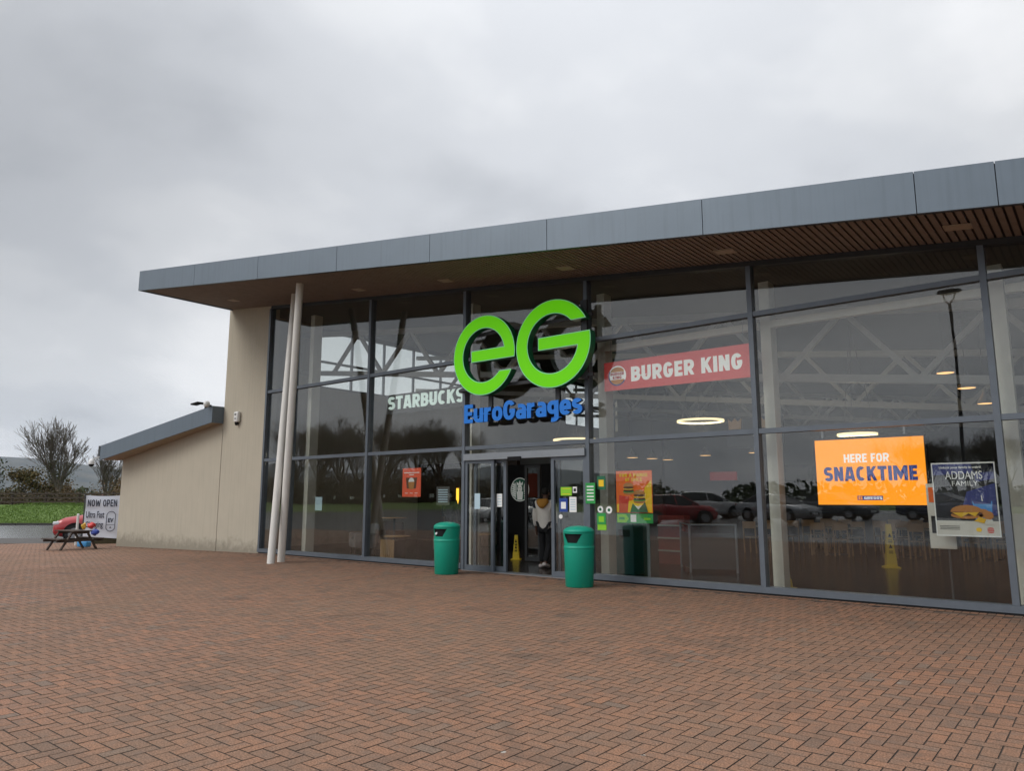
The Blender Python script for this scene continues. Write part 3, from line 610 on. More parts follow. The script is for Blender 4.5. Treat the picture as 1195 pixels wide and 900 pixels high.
# entrance
ex0, ex1 = MX[3] + .0425, MX[4] - .0425
mb = MB(); mb.box(ex0, ex1, -.09, .16, 2.40, 2.545); hd = mb.build("door_header", M['silver'], B)
mb = MB(); mb.box(-9.98, -9.62, -.11, -.092, 2.36, 2.44); mb.build("door_sensor", M['black'], hd)
MB().box(ex0, ex1, .03, .042, 2.545, T1 - .042).build("glass_pane", M['glass'], B)
def leaf(name, x0, x1, y, w=.05, z0=.02, z1=2.40, m="frame"):
    fr = MB(); fr.box(x0, x0 + w, y - .03, y + .03, z0, z1); fr.box(x1 - w, x1, y - .03, y + .03, z0, z1)
    fr.box(x0 + w, x1 - w, y - .03, y + .03, z0, z0 + .10); fr.box(x0 + w, x1 - w, y - .03, y + .03, z1 - .07, z1)
    o = fr.build(name, M[m], B)
    MB().box(x0 + w, x1 - w, y - .005, y + .005, z0 + .10, z1 - .07).build("pane", M['glass'], o); return o
leaf("sidelight", ex0, -10.43, 0.0, .075)
leaf("sliding_door", -11.1, -10.16, 0.10, .075)
leaf("sidelight", -8.89, ex1, 0.0, .075)
leaf("sliding_door", -8.80, -8.1, 0.10, .06)
leaf("inner_door", -11.62, -11.14, 2.6, .07, m='framedark')
leaf("inner_sidelight", -9.9, -8.9, 2.6, .07, m='framedark')
MB().box(ex0, ex1, -.10, .20, -.03, .014).build("threshold", M['silver'], B)
# interior shell
MB().box(-21.44, 10.2, .142, 24.8, -.3, -.004).build("floor_slab", M['tile'], B)
MB().slopebox(-21.44, 10.2, .165, 24.8, lambda q: zs(q) + .03, lambda q: zs(q) + .066).build("ceiling", M['deck'], B)
MB().slopebox(-21.44, 10.2, 24.8, 25.0, lambda q: -.2, lambda q: zs(q) + .03).build("rear_wall", M['inwall'], B)
MB().slopebox(10.2, 10.4, 0.0, 25.0, lambda q: -.2, lambda q: zs(q) + .03).build("right_wall", M['inwall'], B)
MB().box(-21.44, -13.2, 13.0, 13.2, 0, 4.0).build("partition_wall", M['inwall'], B)
MB().box(-9.5, 10.1, 17.0, 17.2, 0, 3.9).build("partition_wall", M['inwall'], B)
MB().box(-21.44, -16.4, 8.2, 8.4, 0, 2.9).build("panelled_screen", M['intimber'], B)
for ty in (2.6, 8.0, 13.6, 19.2):
    mb = MB(); zb = lambda q: zs(q) - 1.75; zt = lambda q: zs(q) - .42
    mb.bar((-21.4, ty, zb(-21.4)), (10.1, ty, zb(10.1)), .15, .15); mb.bar((-21.4, ty, zt(-21.4)), (10.1, ty, zt(10.1)), .15, .15)
    x = -4.99 - 2.45 * 6
    while x < 9:
        mb.bar((x, ty, zb(x)), (x + 1.225, ty, zt(x + 1.225)), .10, .10); mb.bar((x + 1.225, ty, zt(x + 1.225)), (x + 2.45, ty, zb(x + 2.45)), .10, .10); x += 2.45
    mb.build("roof_truss", M['truss'], B)

# ------------------------------------------------------------------ signs on the glass front
def arc(r, a0, a1, n=48): return [(r * math.cos(R(a0 + (a1 - a0) * k / n)), r * math.sin(R(a0 + (a1 - a0) * k / n))) for k in range(n + 1)]
RI = .675
E_OUT = arc(1, -8.9, 333.9) + arc(RI, 319.3, 11.9) + [(-.40, .14), (-.40, -.155)]
G_OUT = arc(1, 26.7, 369.8) + [(-.38, .17), (-.38, -.125), (.663, -.125)] + arc(RI, -10.7 + 360, 41.8)
M['signface'] = mat("lit lime green acrylic", (0.10, 0.40, 0.002), 0.5, spec=0.2, emit=(0.12, 0.60, 0.0), estr=0.5, noise_amt=0.06, nscale=2)
M['signrim'] = mat("pale green letter edge", (0.22, 0.62, 0.34), 0.4, emit=(0.2, 0.6, 0.3), estr=0.15)
M['signside'] = mat("dark green letter side", (0.004, 0.13, 0.045), 0.4)
M['signblack'] = mat("black letter back", (0.010, 0.010, 0.010), 0.5)
sg = thing("logo_sign", "large lime green two-letter round logo sign with dark green sides above the entrance", "sign", (-9.45, -.3, 4.66))
for L, c, rx, rz in ((E_OUT, (-10.385, 4.655), .885, .885), (G_OUT, (-8.535, 4.665), .93, .91)):
    P = [(p[0] * rx, p[1] * rz) for p in L]
    mb = MB(); mb.curve2d([P], (c[0], -.36, c[1]), X, Z, extrude=.085, mi_face=0, mi_side=1)
    o = mb.build("letter", [M['signrim'], M['signside']], sg)
    mb = MB(); mb.curve2d([P], (c[0], -.447, c[1]), X, Z, extrude=.003, offset=-.018); mb.build("letter_face", M['signface'], o)
    mb = MB(); mb.curve2d([P], (c[0], -.263, c[1]), X, Z, extrude=.010, offset=-.01); mb.build("letter_back", M['signblack'], o)
mb = MB()
for z in (5.18, 3.98): mb.box(-11.25, -7.7, -.245, -.185, z - .035, z + .035)
for x in (-10.35, -8.55): mb.box(x - .05, x + .05, -.25, -.19, 3.3, 4.1)
mb.box(-7.96, -7.82, -.25, -.185, 3.9, 5.5)
for x in (-11.32, -7.985):
    for z in (5.18, 3.98): mb.box(x - .03, x + .03, -.19, -.05, z - .03, z + .03)
mb.build("mounting_frame", M['framedark'], sg)
M['blue'] = mat("blue sign letter", (0.0, 0.145, 0.55), 0.4, emit=(0.0, 0.17, 0.66), estr=0.12)
M['bluedk'] = mat("dark blue letter side", (0.004, 0.04, 0.16), 0.4)
es = thing("name_sign", "blue raised lettering under the green logo sign", "sign", (-9.4, -.35, 3.2))
mb = MB(); mb.heavy("EuroGarages", (-10.97, -.41, 3.19), X, Z, 3.12, .41, depth=.04, mi_side=1, t=.205, gap=.04)
mb.build("lettering", [M['blue'], M['bluedk']], es)
mb = MB(); mb.box(-10.9, -7.95, -.30, -.26, 3.33, 3.37); mb.box(-10.6, -10.5, -.26, -.05, 3.3, 3.4); mb.box(-8.4, -8.3, -.26, -.05, 3.3, 3.4); mb.build("mounting_rail", M['framedark'], es)

M['lettermint'] = mat("glowing pale mint letter", (0.62, 0.72, 0.68), 0.5, emit=(0.6, 0.75, 0.7), estr=0.5)  # letters carry an added glow that brightens them
mb = MB(); mb.box(-14.40, -11.42, .318, .345, 3.70, 4.20, 1); mb.heavy("STARBUCKS", (-14.3, .29, 3.81), X, Z, 2.66, .335, depth=.012, t=.21, gap=.12)
tag(mb.build("coffee_sign", [M['lettermint'], mat('dark sign board', (0.05, 0.05, 0.05), .7)]), "pale mint capital letters hung inside the glass left of the green logo", "sign")

M['bkred'] = mat("glowing red banner fabric", (0.72, 0.10, 0.095), 0.6, emit=(0.72, 0.08, 0.08), estr=0.12, noise_amt=0.1)  # opaque cloth, no lamp: faint glow added to brighten the banner
M['bkwhite'] = mat("glowing white banner lettering", (0.85, 0.84, 0.82), 0.6, emit=(0.9, 0.88, 0.85), estr=0.25)  # same added glow on the banner's lettering
M['orange'] = mat("orange print", (0.75, 0.28, 0.02), 0.6)
M['redp'] = mat("red print", (0.55, 0.02, 0.02), 0.6)
M['bluep'] = mat("blue print", (0.01, 0.05, 0.28), 0.6)
bk = thing("burger_banner", "long red banner with round bun logo and white lettering inside the upper glass", "banner", (-6.2, .12, 3.65))
mb = MB(); mb.hexa([(-7.66, .115, 3.66), (-4.68, .115, 3.64), (-4.68, .125, 3.64), (-7.66, .125, 3.66)], [(-7.66, .115, 4.23), (-4.68, .115, 4.24), (-4.68, .125, 4.24), (-7.66, .125, 4.23)]); mb.build("sheet", M['bkred'], bk)
mb = MB(); mb.heavy("BURGER KING", (-7.05, .110, 3.80), X, Z, 2.22, .29, t=.235, gap=.09); mb.build("lettering", M['bkwhite'], bk)
mb = MB(); o = (-7.36, .112, 3.945)
mb.disc((0, 0), .20, o, X, Z, mi=0); o2 = (-7.36, .110, 3.945)
half = lambda s_, r, h: [(r * math.cos(R(a)), s_ * (h + r * .62 * math.sin(R(a)))) for a in range(0, 181, 15)][::s_]
mb.poly(half(1, .155, .075), o2, X, Z, mi=1); mb.poly(half(-1, .155, .075), o2, X, Z, mi=1)
mb.poly([(-.165, -.072), (.165, -.072), (.165, .072), (-.165, .072)], (-7.36, .109, 3.945), X, Z, mi=0); mb.heavy("BURGER", (-7.515, .1075, 3.952), X, Z, .31, .06, mi=2, t=.24, gap=.06); mb.heavy("KING", (-7.46, .1075, 3.880), X, Z, .20, .06, mi=2, t=.24, gap=.06)
ring = arc(.20, 150, 330, 20) + arc(.175, 330, 150, 20); mb.curve2d([ring], (-7.36, .108, 3.945), X, Z, mi_face=3, mi_side=3)
mb.build("bun_logo", [M['bkwhite'], M['orange'], M['redp'], M['bluep']], bk)
for x in (-7.5, -4.8): MB().tube((x, .12, 4.23), (x, .12, 4.66), .004, n=6).build("hanging_wire", M['silver'], bk)

# orange screen
M['scrO'] = mat("lit orange screen", (0.02, 0.02, 0.02), 0.3, emit=(1.0, 0.31, 0.0), estr=1.3)
M['scrN'] = mat("lit navy screen", (0.02, 0.02, 0.02), 0.3, emit=(0.012, 0.035, 0.20), estr=1.0)
M['scrW'] = mat("lit white screen", (0.02, 0.02, 0.02), 0.3, emit=(0.95, 0.92, 0.9), estr=1.0)
ds = thing("display_screen", "lit orange advertising screen hung behind the glass", "screen", (-3.0, .7, 1.44))
MB().box(-3.90, -2.20, .70, .79, 1.41, 2.57).build("housing", M['black'], ds)
MB().box(-3.87, -2.23, .695, .699, 1.455, 2.525).build("display", M['scrO'], ds)
mb = MB(); mb.heavy("HERE FOR", (-3.42, .692, 2.14), X, Z, .68, .14, mi=0, t=.19, gap=.10); mb.heavy("SNACKTIME", (-3.75, .692, 1.84), X, Z, 1.40, .235, mi=1, t=.235, gap=.085)
mb.build("screen_lettering", [M['scrW'], M['scrN'], M['scrO']], ds); mb = MB(); mb.box(-3.25, -2.87, .691, .694, 1.53, 1.60, 1); mb.heavy("GRE", (-3.15, .689, 1.545), X, Z, .13, .04, mi=0, t=.2, gap=.1); mb.heavy("GGS", (-3.01, .689, 1.545), X, Z, .13, .04, mi=0, t=.2, gap=.1)
for i in range(2):
    for k in range(2): mb.box(-3.235 + i * .034, -3.21 + i * .034, .6885, .690, 1.54 + k * .026, 1.56 + k * .026, 2)
mb.build("shop_plate", [M['scrW'], M['scrN'], M['scrO']], ds)
mb = MB()
for x in (-3.75, -2.5):
    mb = MB(); mb.bar((x, .74, 2.56), (x, .74, 2.725), .03, .03); mb.bar((x, .75, 2.71), (x, .10, 2.71), .03, .03); mb.build("hanger", M['silver'], ds)

# ------------------------------------------------------------------ posters and notices
def P(name, col, **k): return M.setdefault(name, mat(name, col, 0.55, **k))
P('p_navy', (0.035, 0.045, 0.19)); P('p_black', (0.012, 0.012, 0.016)); P('p_cream', (0.62, 0.60, 0.54)); P('p_bun', (0.48, 0.20, 0.05)); P('p_meat', (0.10, 0.035, 0.015)); P('p_cheese', (0.75, 0.45, 0.03))
P('p_sky', (0.08, 0.28, 0.62)); P('p_white', (0.82, 0.82, 0.80)); P('p_org', (0.88, 0.15, 0.01)); P('p_yel', (0.88, 0.55, 0.01)); P('p_red', (0.62, 0.045, 0.025)); P('p_grn', (0.02, 0.30, 0.06)); P('p_dgrn', (0.01, 0.13, 0.06)); P('p_lime', (0.24, 0.58, 0.02)); P('p_brown', (0.13, 0.05, 0.025)); P('p_ltblue', (0.45, 0.60, 0.68))
def ell(cx, cy, rx, ry, a0=0, a1=360, n=20): return [(cx + rx * math.cos(R(a0 + (a1 - a0) * k / n)), cy + ry * math.sin(R(a0 + (a1 - a0) * k / n))) for k in range(n + (a1 - a0 < 360))]
# film poster with burger: figures of the film are left out
mats = [M['p_white'], M['p_navy'], M['p_black'], M['p_cream'], M['p_bun'], M['p_meat'], M['p_cheese'], M['p_sky'], M['p_grn'], M['p_red'], M['p_yel']]
mb = MB(); x0, x1, z0, z1 = -2.06, -1.27, 1.02, 2.07; w, h = x1 - x0, z1 - z0; y = .10
mb.box(x0, x1, y, y + .012, z0, z1, 0); o = (x0, y - .001, z0)
mb.poly([(.015, .22), (w - .015, .22), (w - .015, h - .02), (.015, h - .02)], o, X, Z, mi=2)
o = (x0, y - .002, z0)
mb.poly([(.32, .30), (w - .02, .30), (w - .02, h - .30), (.42, h - .42)], o, X, Z, mi=1); mb.poly([(.015, h - .18), (w - .015, h - .14), (w - .015, h - .02), (.015, h - .02)], o, X, Z, mi=1)
mb.poly([(.55, h - .28), (w - .02, h - .24), (w - .02, h - .02), (.5, h - .02)], o, X, Z, mi=1)
mb.poly([(.015, .02), (w - .015, .02), (w - .015, .22), (.015, .22)], o, X, Z, mi=3)
o = (x0, y - .004, z0)
mb.text("Unlock your family is weird", (x0 + .10, y - .004, z1 - .095), X, Z, .52, .042, mi=0, bold=.03)
mb.text("ADDAMS", (x0 + .17, y - .004, z1 - .24), X, Z, .46, .115, mi=0, bold=.0); mb.text("FAMILY", (x0 + .25, y - .004, z1 - .335), X, Z, .32, .07, mi=0, bold=.0)
mb.poly([(.50, .24), (.70, .24), (.72, .50), (.48, .50)], o, X, Z, mi=7); mb.poly([(.50, .46), (.70, .46), (.705, .50), (.485, .50)], (x0, y - .005, z0), X, Z, mi=1); mb.poly([(.595, .5), (.61, .5), (.60, .58), (.59, .58)], o, X, Z, mi=0)
mb.text("Capri", (x0 + .52, y - .006, z0 + .36), X, Z, .16, .05, mi=0, bold=.03) if False else None
o3 = (x0, y - .006, z0); o4 = (x0, y - .008, z0); o5 = (x0, y - .010, z0)
mb.poly(ell(.40, .30, .20, .05), o3, X, Z, mi=4); mb.poly(ell(.40, .325, .19, .035), o4, X, Z, mi=5); mb.poly([(.22, .335), (.55, .345), (.50, .285), (.42, .325), (.33, .27)], o5, X, Z, mi=6)
mb.poly(ell(.40, .345, .20, .10, 0, 180), o5, X, Z, mi=4)
mb.poly(ell(.60, .33, .07, .06), o3, X, Z, mi=4); mb.poly(ell(.66, .30, .06, .06), o4, X, Z, mi=4)
mb.poly([(.48, .22), (.60, .19), (.63, .25), (.55, .28)], o5, X, Z, mi=6); mb.poly([(.60, .17), (.73, .18), (.70, .24), (.63, .25)], o5, X, Z, mi=3)
mb.poly(ell(.53, .10, .035, .03), o3, X, Z, mi=10); mb.poly(ell(.67, .115, .04, .018, 0, 180), o3, X, Z, mi=9); mb.poly(ell(.67, .075, .04, .018, 180, 360), o3, X, Z, mi=9); mb.poly([(.63, .085), (.71, .085), (.71, .105), (.63, .105)], o3, X, Z, mi=9)
for k in range(3): mb.poly([(.05, .14 - k * .022), (.30, .14 - k * .022), (.30, .147 - k * .022), (.05, .147 - k * .022)], o3, X, Z, mi=2)
tag(mb.build("poster", mats), "dark blue film poster with a burger at its foot, beside the orange screen", "poster")
mb = MB(); mb.rbox((-2.02, .32, 1.3), (.34, .015, .95), .006, mi=0); mb.box(-2.15, -1.95, .305, .312, 1.05, 1.30, 1); mb.box(-2.16, -2.0, .305, .312, 1.5, 1.72, 2)
tag(mb.build("menu_board", [M['p_cream'], M['p_black'], M['p_org']]), "pale narrow menu sheet partly hidden behind the dark blue film poster", "notice")
# information stand behind the film poster
isd = thing("sign_stand", "dark thin floor stand with a round base behind the film poster", "stand", (-2.02, .75, 0))
mb = MB(); mb.tube((-2.02, .75, .02), (-2.02, .75, 1.75), .016, n=10); mb.build("post", M['dkgrey'], isd)
mb = MB(); mb.lathe((-2.02, .75, 0), [(0.001, 0), (.22, 0), (.22, .012), (.05, .022), (0.001, .03)]); mb.build("base", M['dkgrey'], isd)

# food poster with burgers
mats = [M['p_white'], M['p_org'], M['p_yel'], M['p_red'], M['p_bun'], M['p_meat'], M['p_grn'], M['p_dgrn'], M['p_lime'], M['p_cheese']]
x0, x1, z0, z1 = -7.43, -6.66, 1.29, 2.08; w = x1 - x0; h = z1 - z0; y = .10
mb = MB(); mb.box(x0, x1, y, y + .012, z0, z1, 1); o = (x0, y - .001, z0)
for k in range(8):   # the printed sheet runs from red orange at the top to yellow
    pass
mb.poly([(0.01, .01), (w - .01, .01), (w - .01, h * .42), (0.01, h * .2)], o, X, Z, mi=2); mb.poly([(w * .72, h * .2), (w - .01, h * .3), (w - .01, h * .78), (w * .80, h * .6)], (x0, y - .002, z0), X, Z, mi=2)
mb.poly([(.05, .01), (.24, .01), (.28, h * .38), (.06, h * .42)], (x0, y - .002, z0), X, Z, mi=3)
mb.text("TWICE AS NAUGHTY", (x0 + .08, y - .003, z1 - .115), X, Z, .62, .065, mi=2, bold=.05) if False else mb.heavy("FOR A RANGE", (x0 + .08, y - .003, z1 - .115), X, Z, .60, .065, mi=2)
mb.heavy("OF SPICE", (x0 + .20, y - .003, z1 - .20), X, Z, .36, .065, mi=2)
for (cx, cy, s_) in ((.27, .45, .9), (.50, .30, 1.0)):
    for k, (dy, mi_, rx, ry) in enumerate(((-.09, 4, .125, .035), (-.06, 6, .135, .022), (-.035, 5, .125, .03), (-.005, 9, .13, .018), (.025, 5, .12, .026))):
        mb.poly(ell(cx, cy + dy * s_, rx * s_, ry * s_), (x0, y - .004 - .0015 * k, z0), X, Z, mi=mi_)
    mb.poly(ell(cx, cy + .045 * s_, .125 * s_, .085 * s_, 0, 180), (x0, y - .013, z0), X, Z, mi=4)
mb.poly([(.30, .01), (.68, .01), (.62, .20), (.48, .06), (.36, .18)], (x0, y - .015, z0), X, Z, mi=7); mb.poly([(.40, .14), (.48, .06), (.56, .15), (.48, .12)], (x0, y - .017, z0), X, Z, mi=0)
tag(mb.build("poster", mats), "bright orange and yellow burger poster in the window right of the entrance", "poster")
mb = MB(); mb.box(-7.43, -6.66, .10, .112, 1.10, 1.275, 0); mb.poly([(.01, .01), (.20, .01), (.26, .08), (.20, .16), (.01, .16)], (-7.43, .099, 1.10), X, Z, mi=1)
mb.poly([(.30, .02), (.42, .02), (.42, .155), (.30, .155)], (-7.43, .098, 1.10), X, Z, mi=2)
mb.poly([(.58, .06), (.72, .06), (.72, .10), (.58, .10)], (-7.43, .098, 1.10), X, Z, mi=1); mb.poly([(.05, .06), (.17, .06), (.17, .11), (.05, .11)], (-7.43, .097, 1.10), X, Z, mi=0)
tag(mb.build("window_strip", [M['p_grn'], M['p_lime'], M['p_white']]), "green strip sticker directly under the orange burger poster", "sticker")
# drinks poster
x0, x1, z0, z1 = -13.53, -12.89, 1.60, 2.29; w = x1 - x0; h = z1 - z0; y = .15; M['p_redlit'] = mat("glowing warm red print", (0.72, 0.10, 0.045), 0.55, emit=(0.75, .12, .05), estr=.12)  # poster print is given a faint glow of its own
mb = MB(); mb.box(x0, x1, y, y + .012, z0, z1, 0); o = (x0, y - .002, z0)
mb.poly([(.05, h - .12), (w - .05, h - .12), (w - .05, h - .10), (.05, h - .10)], o, X, Z, mi=1); mb.poly([(.24, h - .17), (.40, h - .17), (.40, h - .15), (.24, h - .15)], o, X, Z, mi=1)
mb.poly([(.16, .20), (.48, .20), (.52, .46), (.12, .46)], o, X, Z, mi=2); mb.poly([(.24, .18), (.40, .18), (.43, .36), (.21, .36)], (x0, y - .004, z0), X, Z, mi=3); mb.poly(ell(.32, .36, .10, .10, 0, 180), (x0, y - .005, z0), X, Z, mi=1)
for k in range(3): mb.poly([(.10 + k * .17, .08), (.20 + k * .17, .08), (.20 + k * .17, .095), (.10 + k * .17, .095)], o, X, Z, mi=1)
tag(mb.build("poster", [M['p_redlit'], M['p_white'], M['p_brown'], M['p_bun']]), "small red drinks poster behind the glass left of the entrance", "poster")
# notices and stickers round the doors
def notice(label, x, z, w, h, y, cols, cat="notice", name="notice", rows=0, disc=False):
    mb = MB()
    if disc: mb.disc((0, 0), w / 2, (x, y, z), X, Z, depth=.004)
    else: mb.box(x - w / 2, x + w / 2, y, y + .004, z - h / 2, z + h / 2, 0)
    if len(cols) > 1:
        if disc: mb.disc((0, 0), w * .22, (x, y - .002, z), X, Z, mi=1)
        elif rows:
            for k in range(rows): zz = z + h * (.32 - .64 * k / max(rows - 1, 1)); mb.box(x - w * .36, x + w * .36, y - .002, y, zz - h * .03, zz + h * .03, 1)
        else: mb.box(x - w * .3, x + w * .3, y - .002, y, z - h * .28, z + h * .22, 1)
    return tag(mb.build(name, [M[c] for c in cols]), label, cat)
notice("pale blue paper notice on the glass panel left of the doors", -10.92, 1.50, .16, .34, -.010, ['p_ltblue'])
notice("white paper notice on the sliding door edge", -10.335, 1.52, .15, .28, .055, ['p_white', 'p_ltblue'], rows=4)
notice("bright lime sticker on the glass panel right of the doors", -8.53, 1.70, .27, .17, -.010, ['p_lime', 'p_yel'], "sticker", "sticker", rows=2)
notice("blue and white sticker on the glass panel right of the doors", -8.60, 1.43, .20, .27, -.010, ['bluep', 'p_white'], "sticker", "sticker")
notice("white sheet beside the blue sticker right of the doors", -8.37, 1.44, .17, .30, -.010, ['p_white', 'p_ltblue'], rows=5)
notice("small black and white square sticker over the white sheet right of the doors", -8.32, 1.73, .10, .12, -.010, ['p_white', 'p_black'], "sticker", "sticker")
notice("small round white sticker low on the glass right of the doors", -8.67, 1.20, .09, .09, -.010, ['p_white'], "sticker", "sticker", disc=True)
notice("bright green notice on the frame right of the doors", -7.92, 1.66, .22, .40, -.062, ['p_grn', 'p_white'], rows=5)
notice("deep green and yellow curved sticker on the cream column right of the doors", -7.72, 1.86, .19, .26, .02, ['p_dgrn', 'p_yel'], "sticker", "sticker")
notice("left one of two white round stickers on the cream column", -7.75, 1.35, .13, .13, .02, ['p_white', 'p_dgrn'], "sticker", "sticker", disc=True)
notice("right one of two white round stickers by the burger poster", -7.555, 1.34, .14, .14, .02, ['p_white', 'p_dgrn'], "sticker", "sticker", disc=True)
notice("green square sticker below the round stickers on the cream column", -7.73, 1.17, .20, .22, .02, ['p_grn', 'p_lime'], "sticker", "sticker")
notice("lime strip sticker lowest on the cream column", -7.72, 1.01, .20, .11, .02, ['p_lime'], "sticker", "sticker")
notice("dim white sheet on the glass beside the left green bin", -12.05, 1.62, .42, .42, .06, ['inwall', 'p_ltblue'], rows=6)
notice("small pale sheet on the glass in the leftmost wide window", -16.75, 1.42, .30, .36, .06, ['p_ltblue'])

# ------------------------------------------------------------------ litter bins
def litter_bin(label, loc, rz):
    t = thing("litter_bin", label, "bin", (0, 0, 0), "green litter bins by the entrance")
    mb = MB(); mb.lathe((0, 0, 0), [(0.001, 0), (.235, 0), (.248, .012), (.272, .70), (.272, .715), (.262, .722)], 40); mb.build("body", M['binG'], t)
    # hood with an open slot on its front; wall has thickness
    n = 160; mb = MB(); vs = []; zl = [.724, .75] + [.775 + .01 * k for k in range(17)] + [.945, .955]
    ro = lambda z: .262 + .019 * (z - .724) / .23
    def hole(a, z):
        a = (a + math.pi) % (2 * math.pi) - math.pi
        return abs(a) < .72 and .775 < z < .935 and abs(a) < .34 + .36 * (z - .775) / .16
    for z in zl:
        for k in range(n): a = 2 * math.pi * k / n; vs.append((ro(z) * math.cos(a), ro(z) * math.sin(a), z))
    fs = []
    for i in range(len(zl) - 1):
        for k in range(n):
            if not hole(2 * math.pi * (k + .5) / n, (zl[i] + zl[i + 1]) / 2): q = i * n; fs.append((q + k, q + (k + 1) % n, q + n + (k + 1) % n, q + n + k))
    mb.add(vs, fs, 0, True)
    mb.lathe((0, 0, 0), [(.262, .722), (.262, .7245)], n)
    hb = mb.build("hood", M['binG'], t)
    mb = MB(); mb.lathe((0, 0, 0), [(.277, .955), (.281, .958), (.281, .982), (.272, .998), (.23, 1.032), (.14, 1.060), (0.001, 1.072)], 40); mb.build("lid", M['binG'], t)
    mb = MB(); mb.lathe((0, 0, 0), [(.25, .73), (.25, .95)], 32); mb.add([(.25 * math.cos(2 * math.pi * k / 32), .25 * math.sin(2 * math.pi * k / 32), .742) for k in range(32)], [tuple(range(32))]); mb.build("liner", M['black'], hb)
    mb = MB(); mb.lathe((0, 0, 0), [(.270, .672), (.276, .677), (.276, .697), (.271, .702)], 40); mb.build("band", M['binG'], t)
    t.location = loc; t.rotation_euler = (0, 0, rz); return t
litter_bin("green litter bin left of the doors with rubbish showing in its slot", (-11.0, -.87, 0), R(-86))
litter_bin("green litter bin right of the doors with an empty dark slot", (-7.57, -1.0, 0), R(-84))
mb = MB(); mb.rbox((-11.05, -1.085, .845), (.13, .06, .05), .015, R(10), ry=R(-25)); mb.rbox((-11.09, -1.075, .815), (.07, .06, .04), .012, R(-10))
tag(mb.build("rubbish", M['paper']), "white crumpled wrapper poking out of the left green bin", "litter")

# ------------------------------------------------------------------ wet floor cones
def wet_cone(label, loc, rz, h=1.0):
    t = thing("wet_floor_cone", label, "safety sign", (0, 0, 0), "yellow wet floor cones")
    mb = MB(); sq = lambda r, z: [(-r, -r, z), (r, -r, z), (r, r, z), (-r, r, z)]
    L = [(.19, 0), (.19, .025), (.125, .05), (.11, .32), (.098, .33), (.085, .62), (.075, .63), (.062, .93), (.055, 1.0)]
    for (a, b) in zip(L[:-1], L[1:]):
        q = sq(a[0], a[1] * h) + sq(b[0], b[1] * h); mb.add(q, [(0, 1, 5, 4), (1, 2, 6, 5), (2, 3, 7, 6), (3, 0, 4, 7)])
    mb.add(sq(.055, h), [(0, 1, 2, 3)]); mb.build("body", M['yellow'], t)
    mb = MB()
    for z in (.70, .45): mb.poly([(-.045, 0), (.045, 0), (0, .09)], (0, -.118 + .05 * z, z * h), X, (Z + Y * .05), mi=0)
    for z in (.62, .58, .37, .33, .24): mb.poly([(-.05, 0), (.05, 0), (.05, .018), (-.05, .018)], (0, -.118 + .05 * z, z * h), X, (Z + Y * .05), mi=0)
    mb.build("warning_print", M['black'], t)
    t.location = loc; t.rotation_euler = (0, 0, rz); return t
wet_cone("tall yellow wet floor cone on the dark floor below the orange screen", (-4.1, 6.49, 0), R(25), .98).scale = (.88, .88, 1)
wet_cone("yellow wet floor cone standing in the entrance doorway", (-12.16, 2.90, 0), R(30), .62).scale = (.68, .68, 1)
wet_cone("yellow wet floor cone tucked behind the cream column left of the orange screen", (-4.62, .98, 0), R(10), .5)

# ------------------------------------------------------------------ wall fittings
def dome_cam(label, loc, d):
    t = thing("security_camera", label, "camera", loc)
    mb = MB(); c = Vector(loc); mb.lathe(c, [(0.001, .14), (.045, .14), (.09, .09), (.105, .0), (.10, -.05)], 24); mb.bar(c + Z * .12, c + Vector(d), .06, .06); mb.build("housing", M['whitep'], t)
    mb = MB(); mb.lathe(c, [(.095, -.05), (.085, -.10), (.05, -.135), (0.001, -.145)], 24); mb.build("dome", M['black'], t); return t
dome_cam("white dome camera under the left end of the low roof", (-29.22, -.95, 2.87), (.1, .25, .25))
t = thing("floodlight", "small black floodlight on top of the right end of the low roof", "light", (-22.3, -.32, 4.42))
mb = MB(); mb.rbox((-22.75, -.42, 4.60), (.34, .24, .05), .01, R(10), ry=R(-8)); mb.build("lamp_head", M['black'], t)
mb = MB(); mb.bar((-22.62, -.40, 4.59), (-22.35, -.34, 4.56), .05, .05); mb.rbox((-22.3, -.33, 4.5), (.10, .10, .24), .01); mb.build("bracket", M['black'], t)
t = thing("security_camera", "white round camera on the corner of the low roof beside the tall wall", "camera", (-21.98, -.42, 4.5))
mb = MB(); mb.lathe((-21.98, -.50, 4.52), [(.001, .10), (.055, .09), (.09, .05), (.10, 0), (.09, -.05), (.055, -.09), (.001, -.10)], 20); mb.build("housing", M['whitep'], t)
MB().box(-22.03, -21.93, -.40, -.36, 4.30, 4.5).build("bracket", M['dkgrey'], t)
t = thing("alarm_box", "white alarm box high on the beige wall beside the glass front", "alarm box", (-20.9, 0, 4.05))
mb = MB(); mb.rbox((-20.9, -.065, 4.07), (.23, .12, .33), .035); mb.build("cover", M['whitep'], t)
mb = MB(); mb.lathe((-20.9, -.07, 3.87), [(.001, .04), (.05, .04), (.06, 0), (.04, -.06), (.001, -.07)], 16); mb.build("sounder", M['black'], t)
mb = MB(); mb.box(-20.95, -20.85, -.129, -.126, 4.12, 4.17); mb.box(-20.95, -20.85, -.129, -.126, 4.0, 4.03); mb.build("label_plate", M['dkgrey'], t)

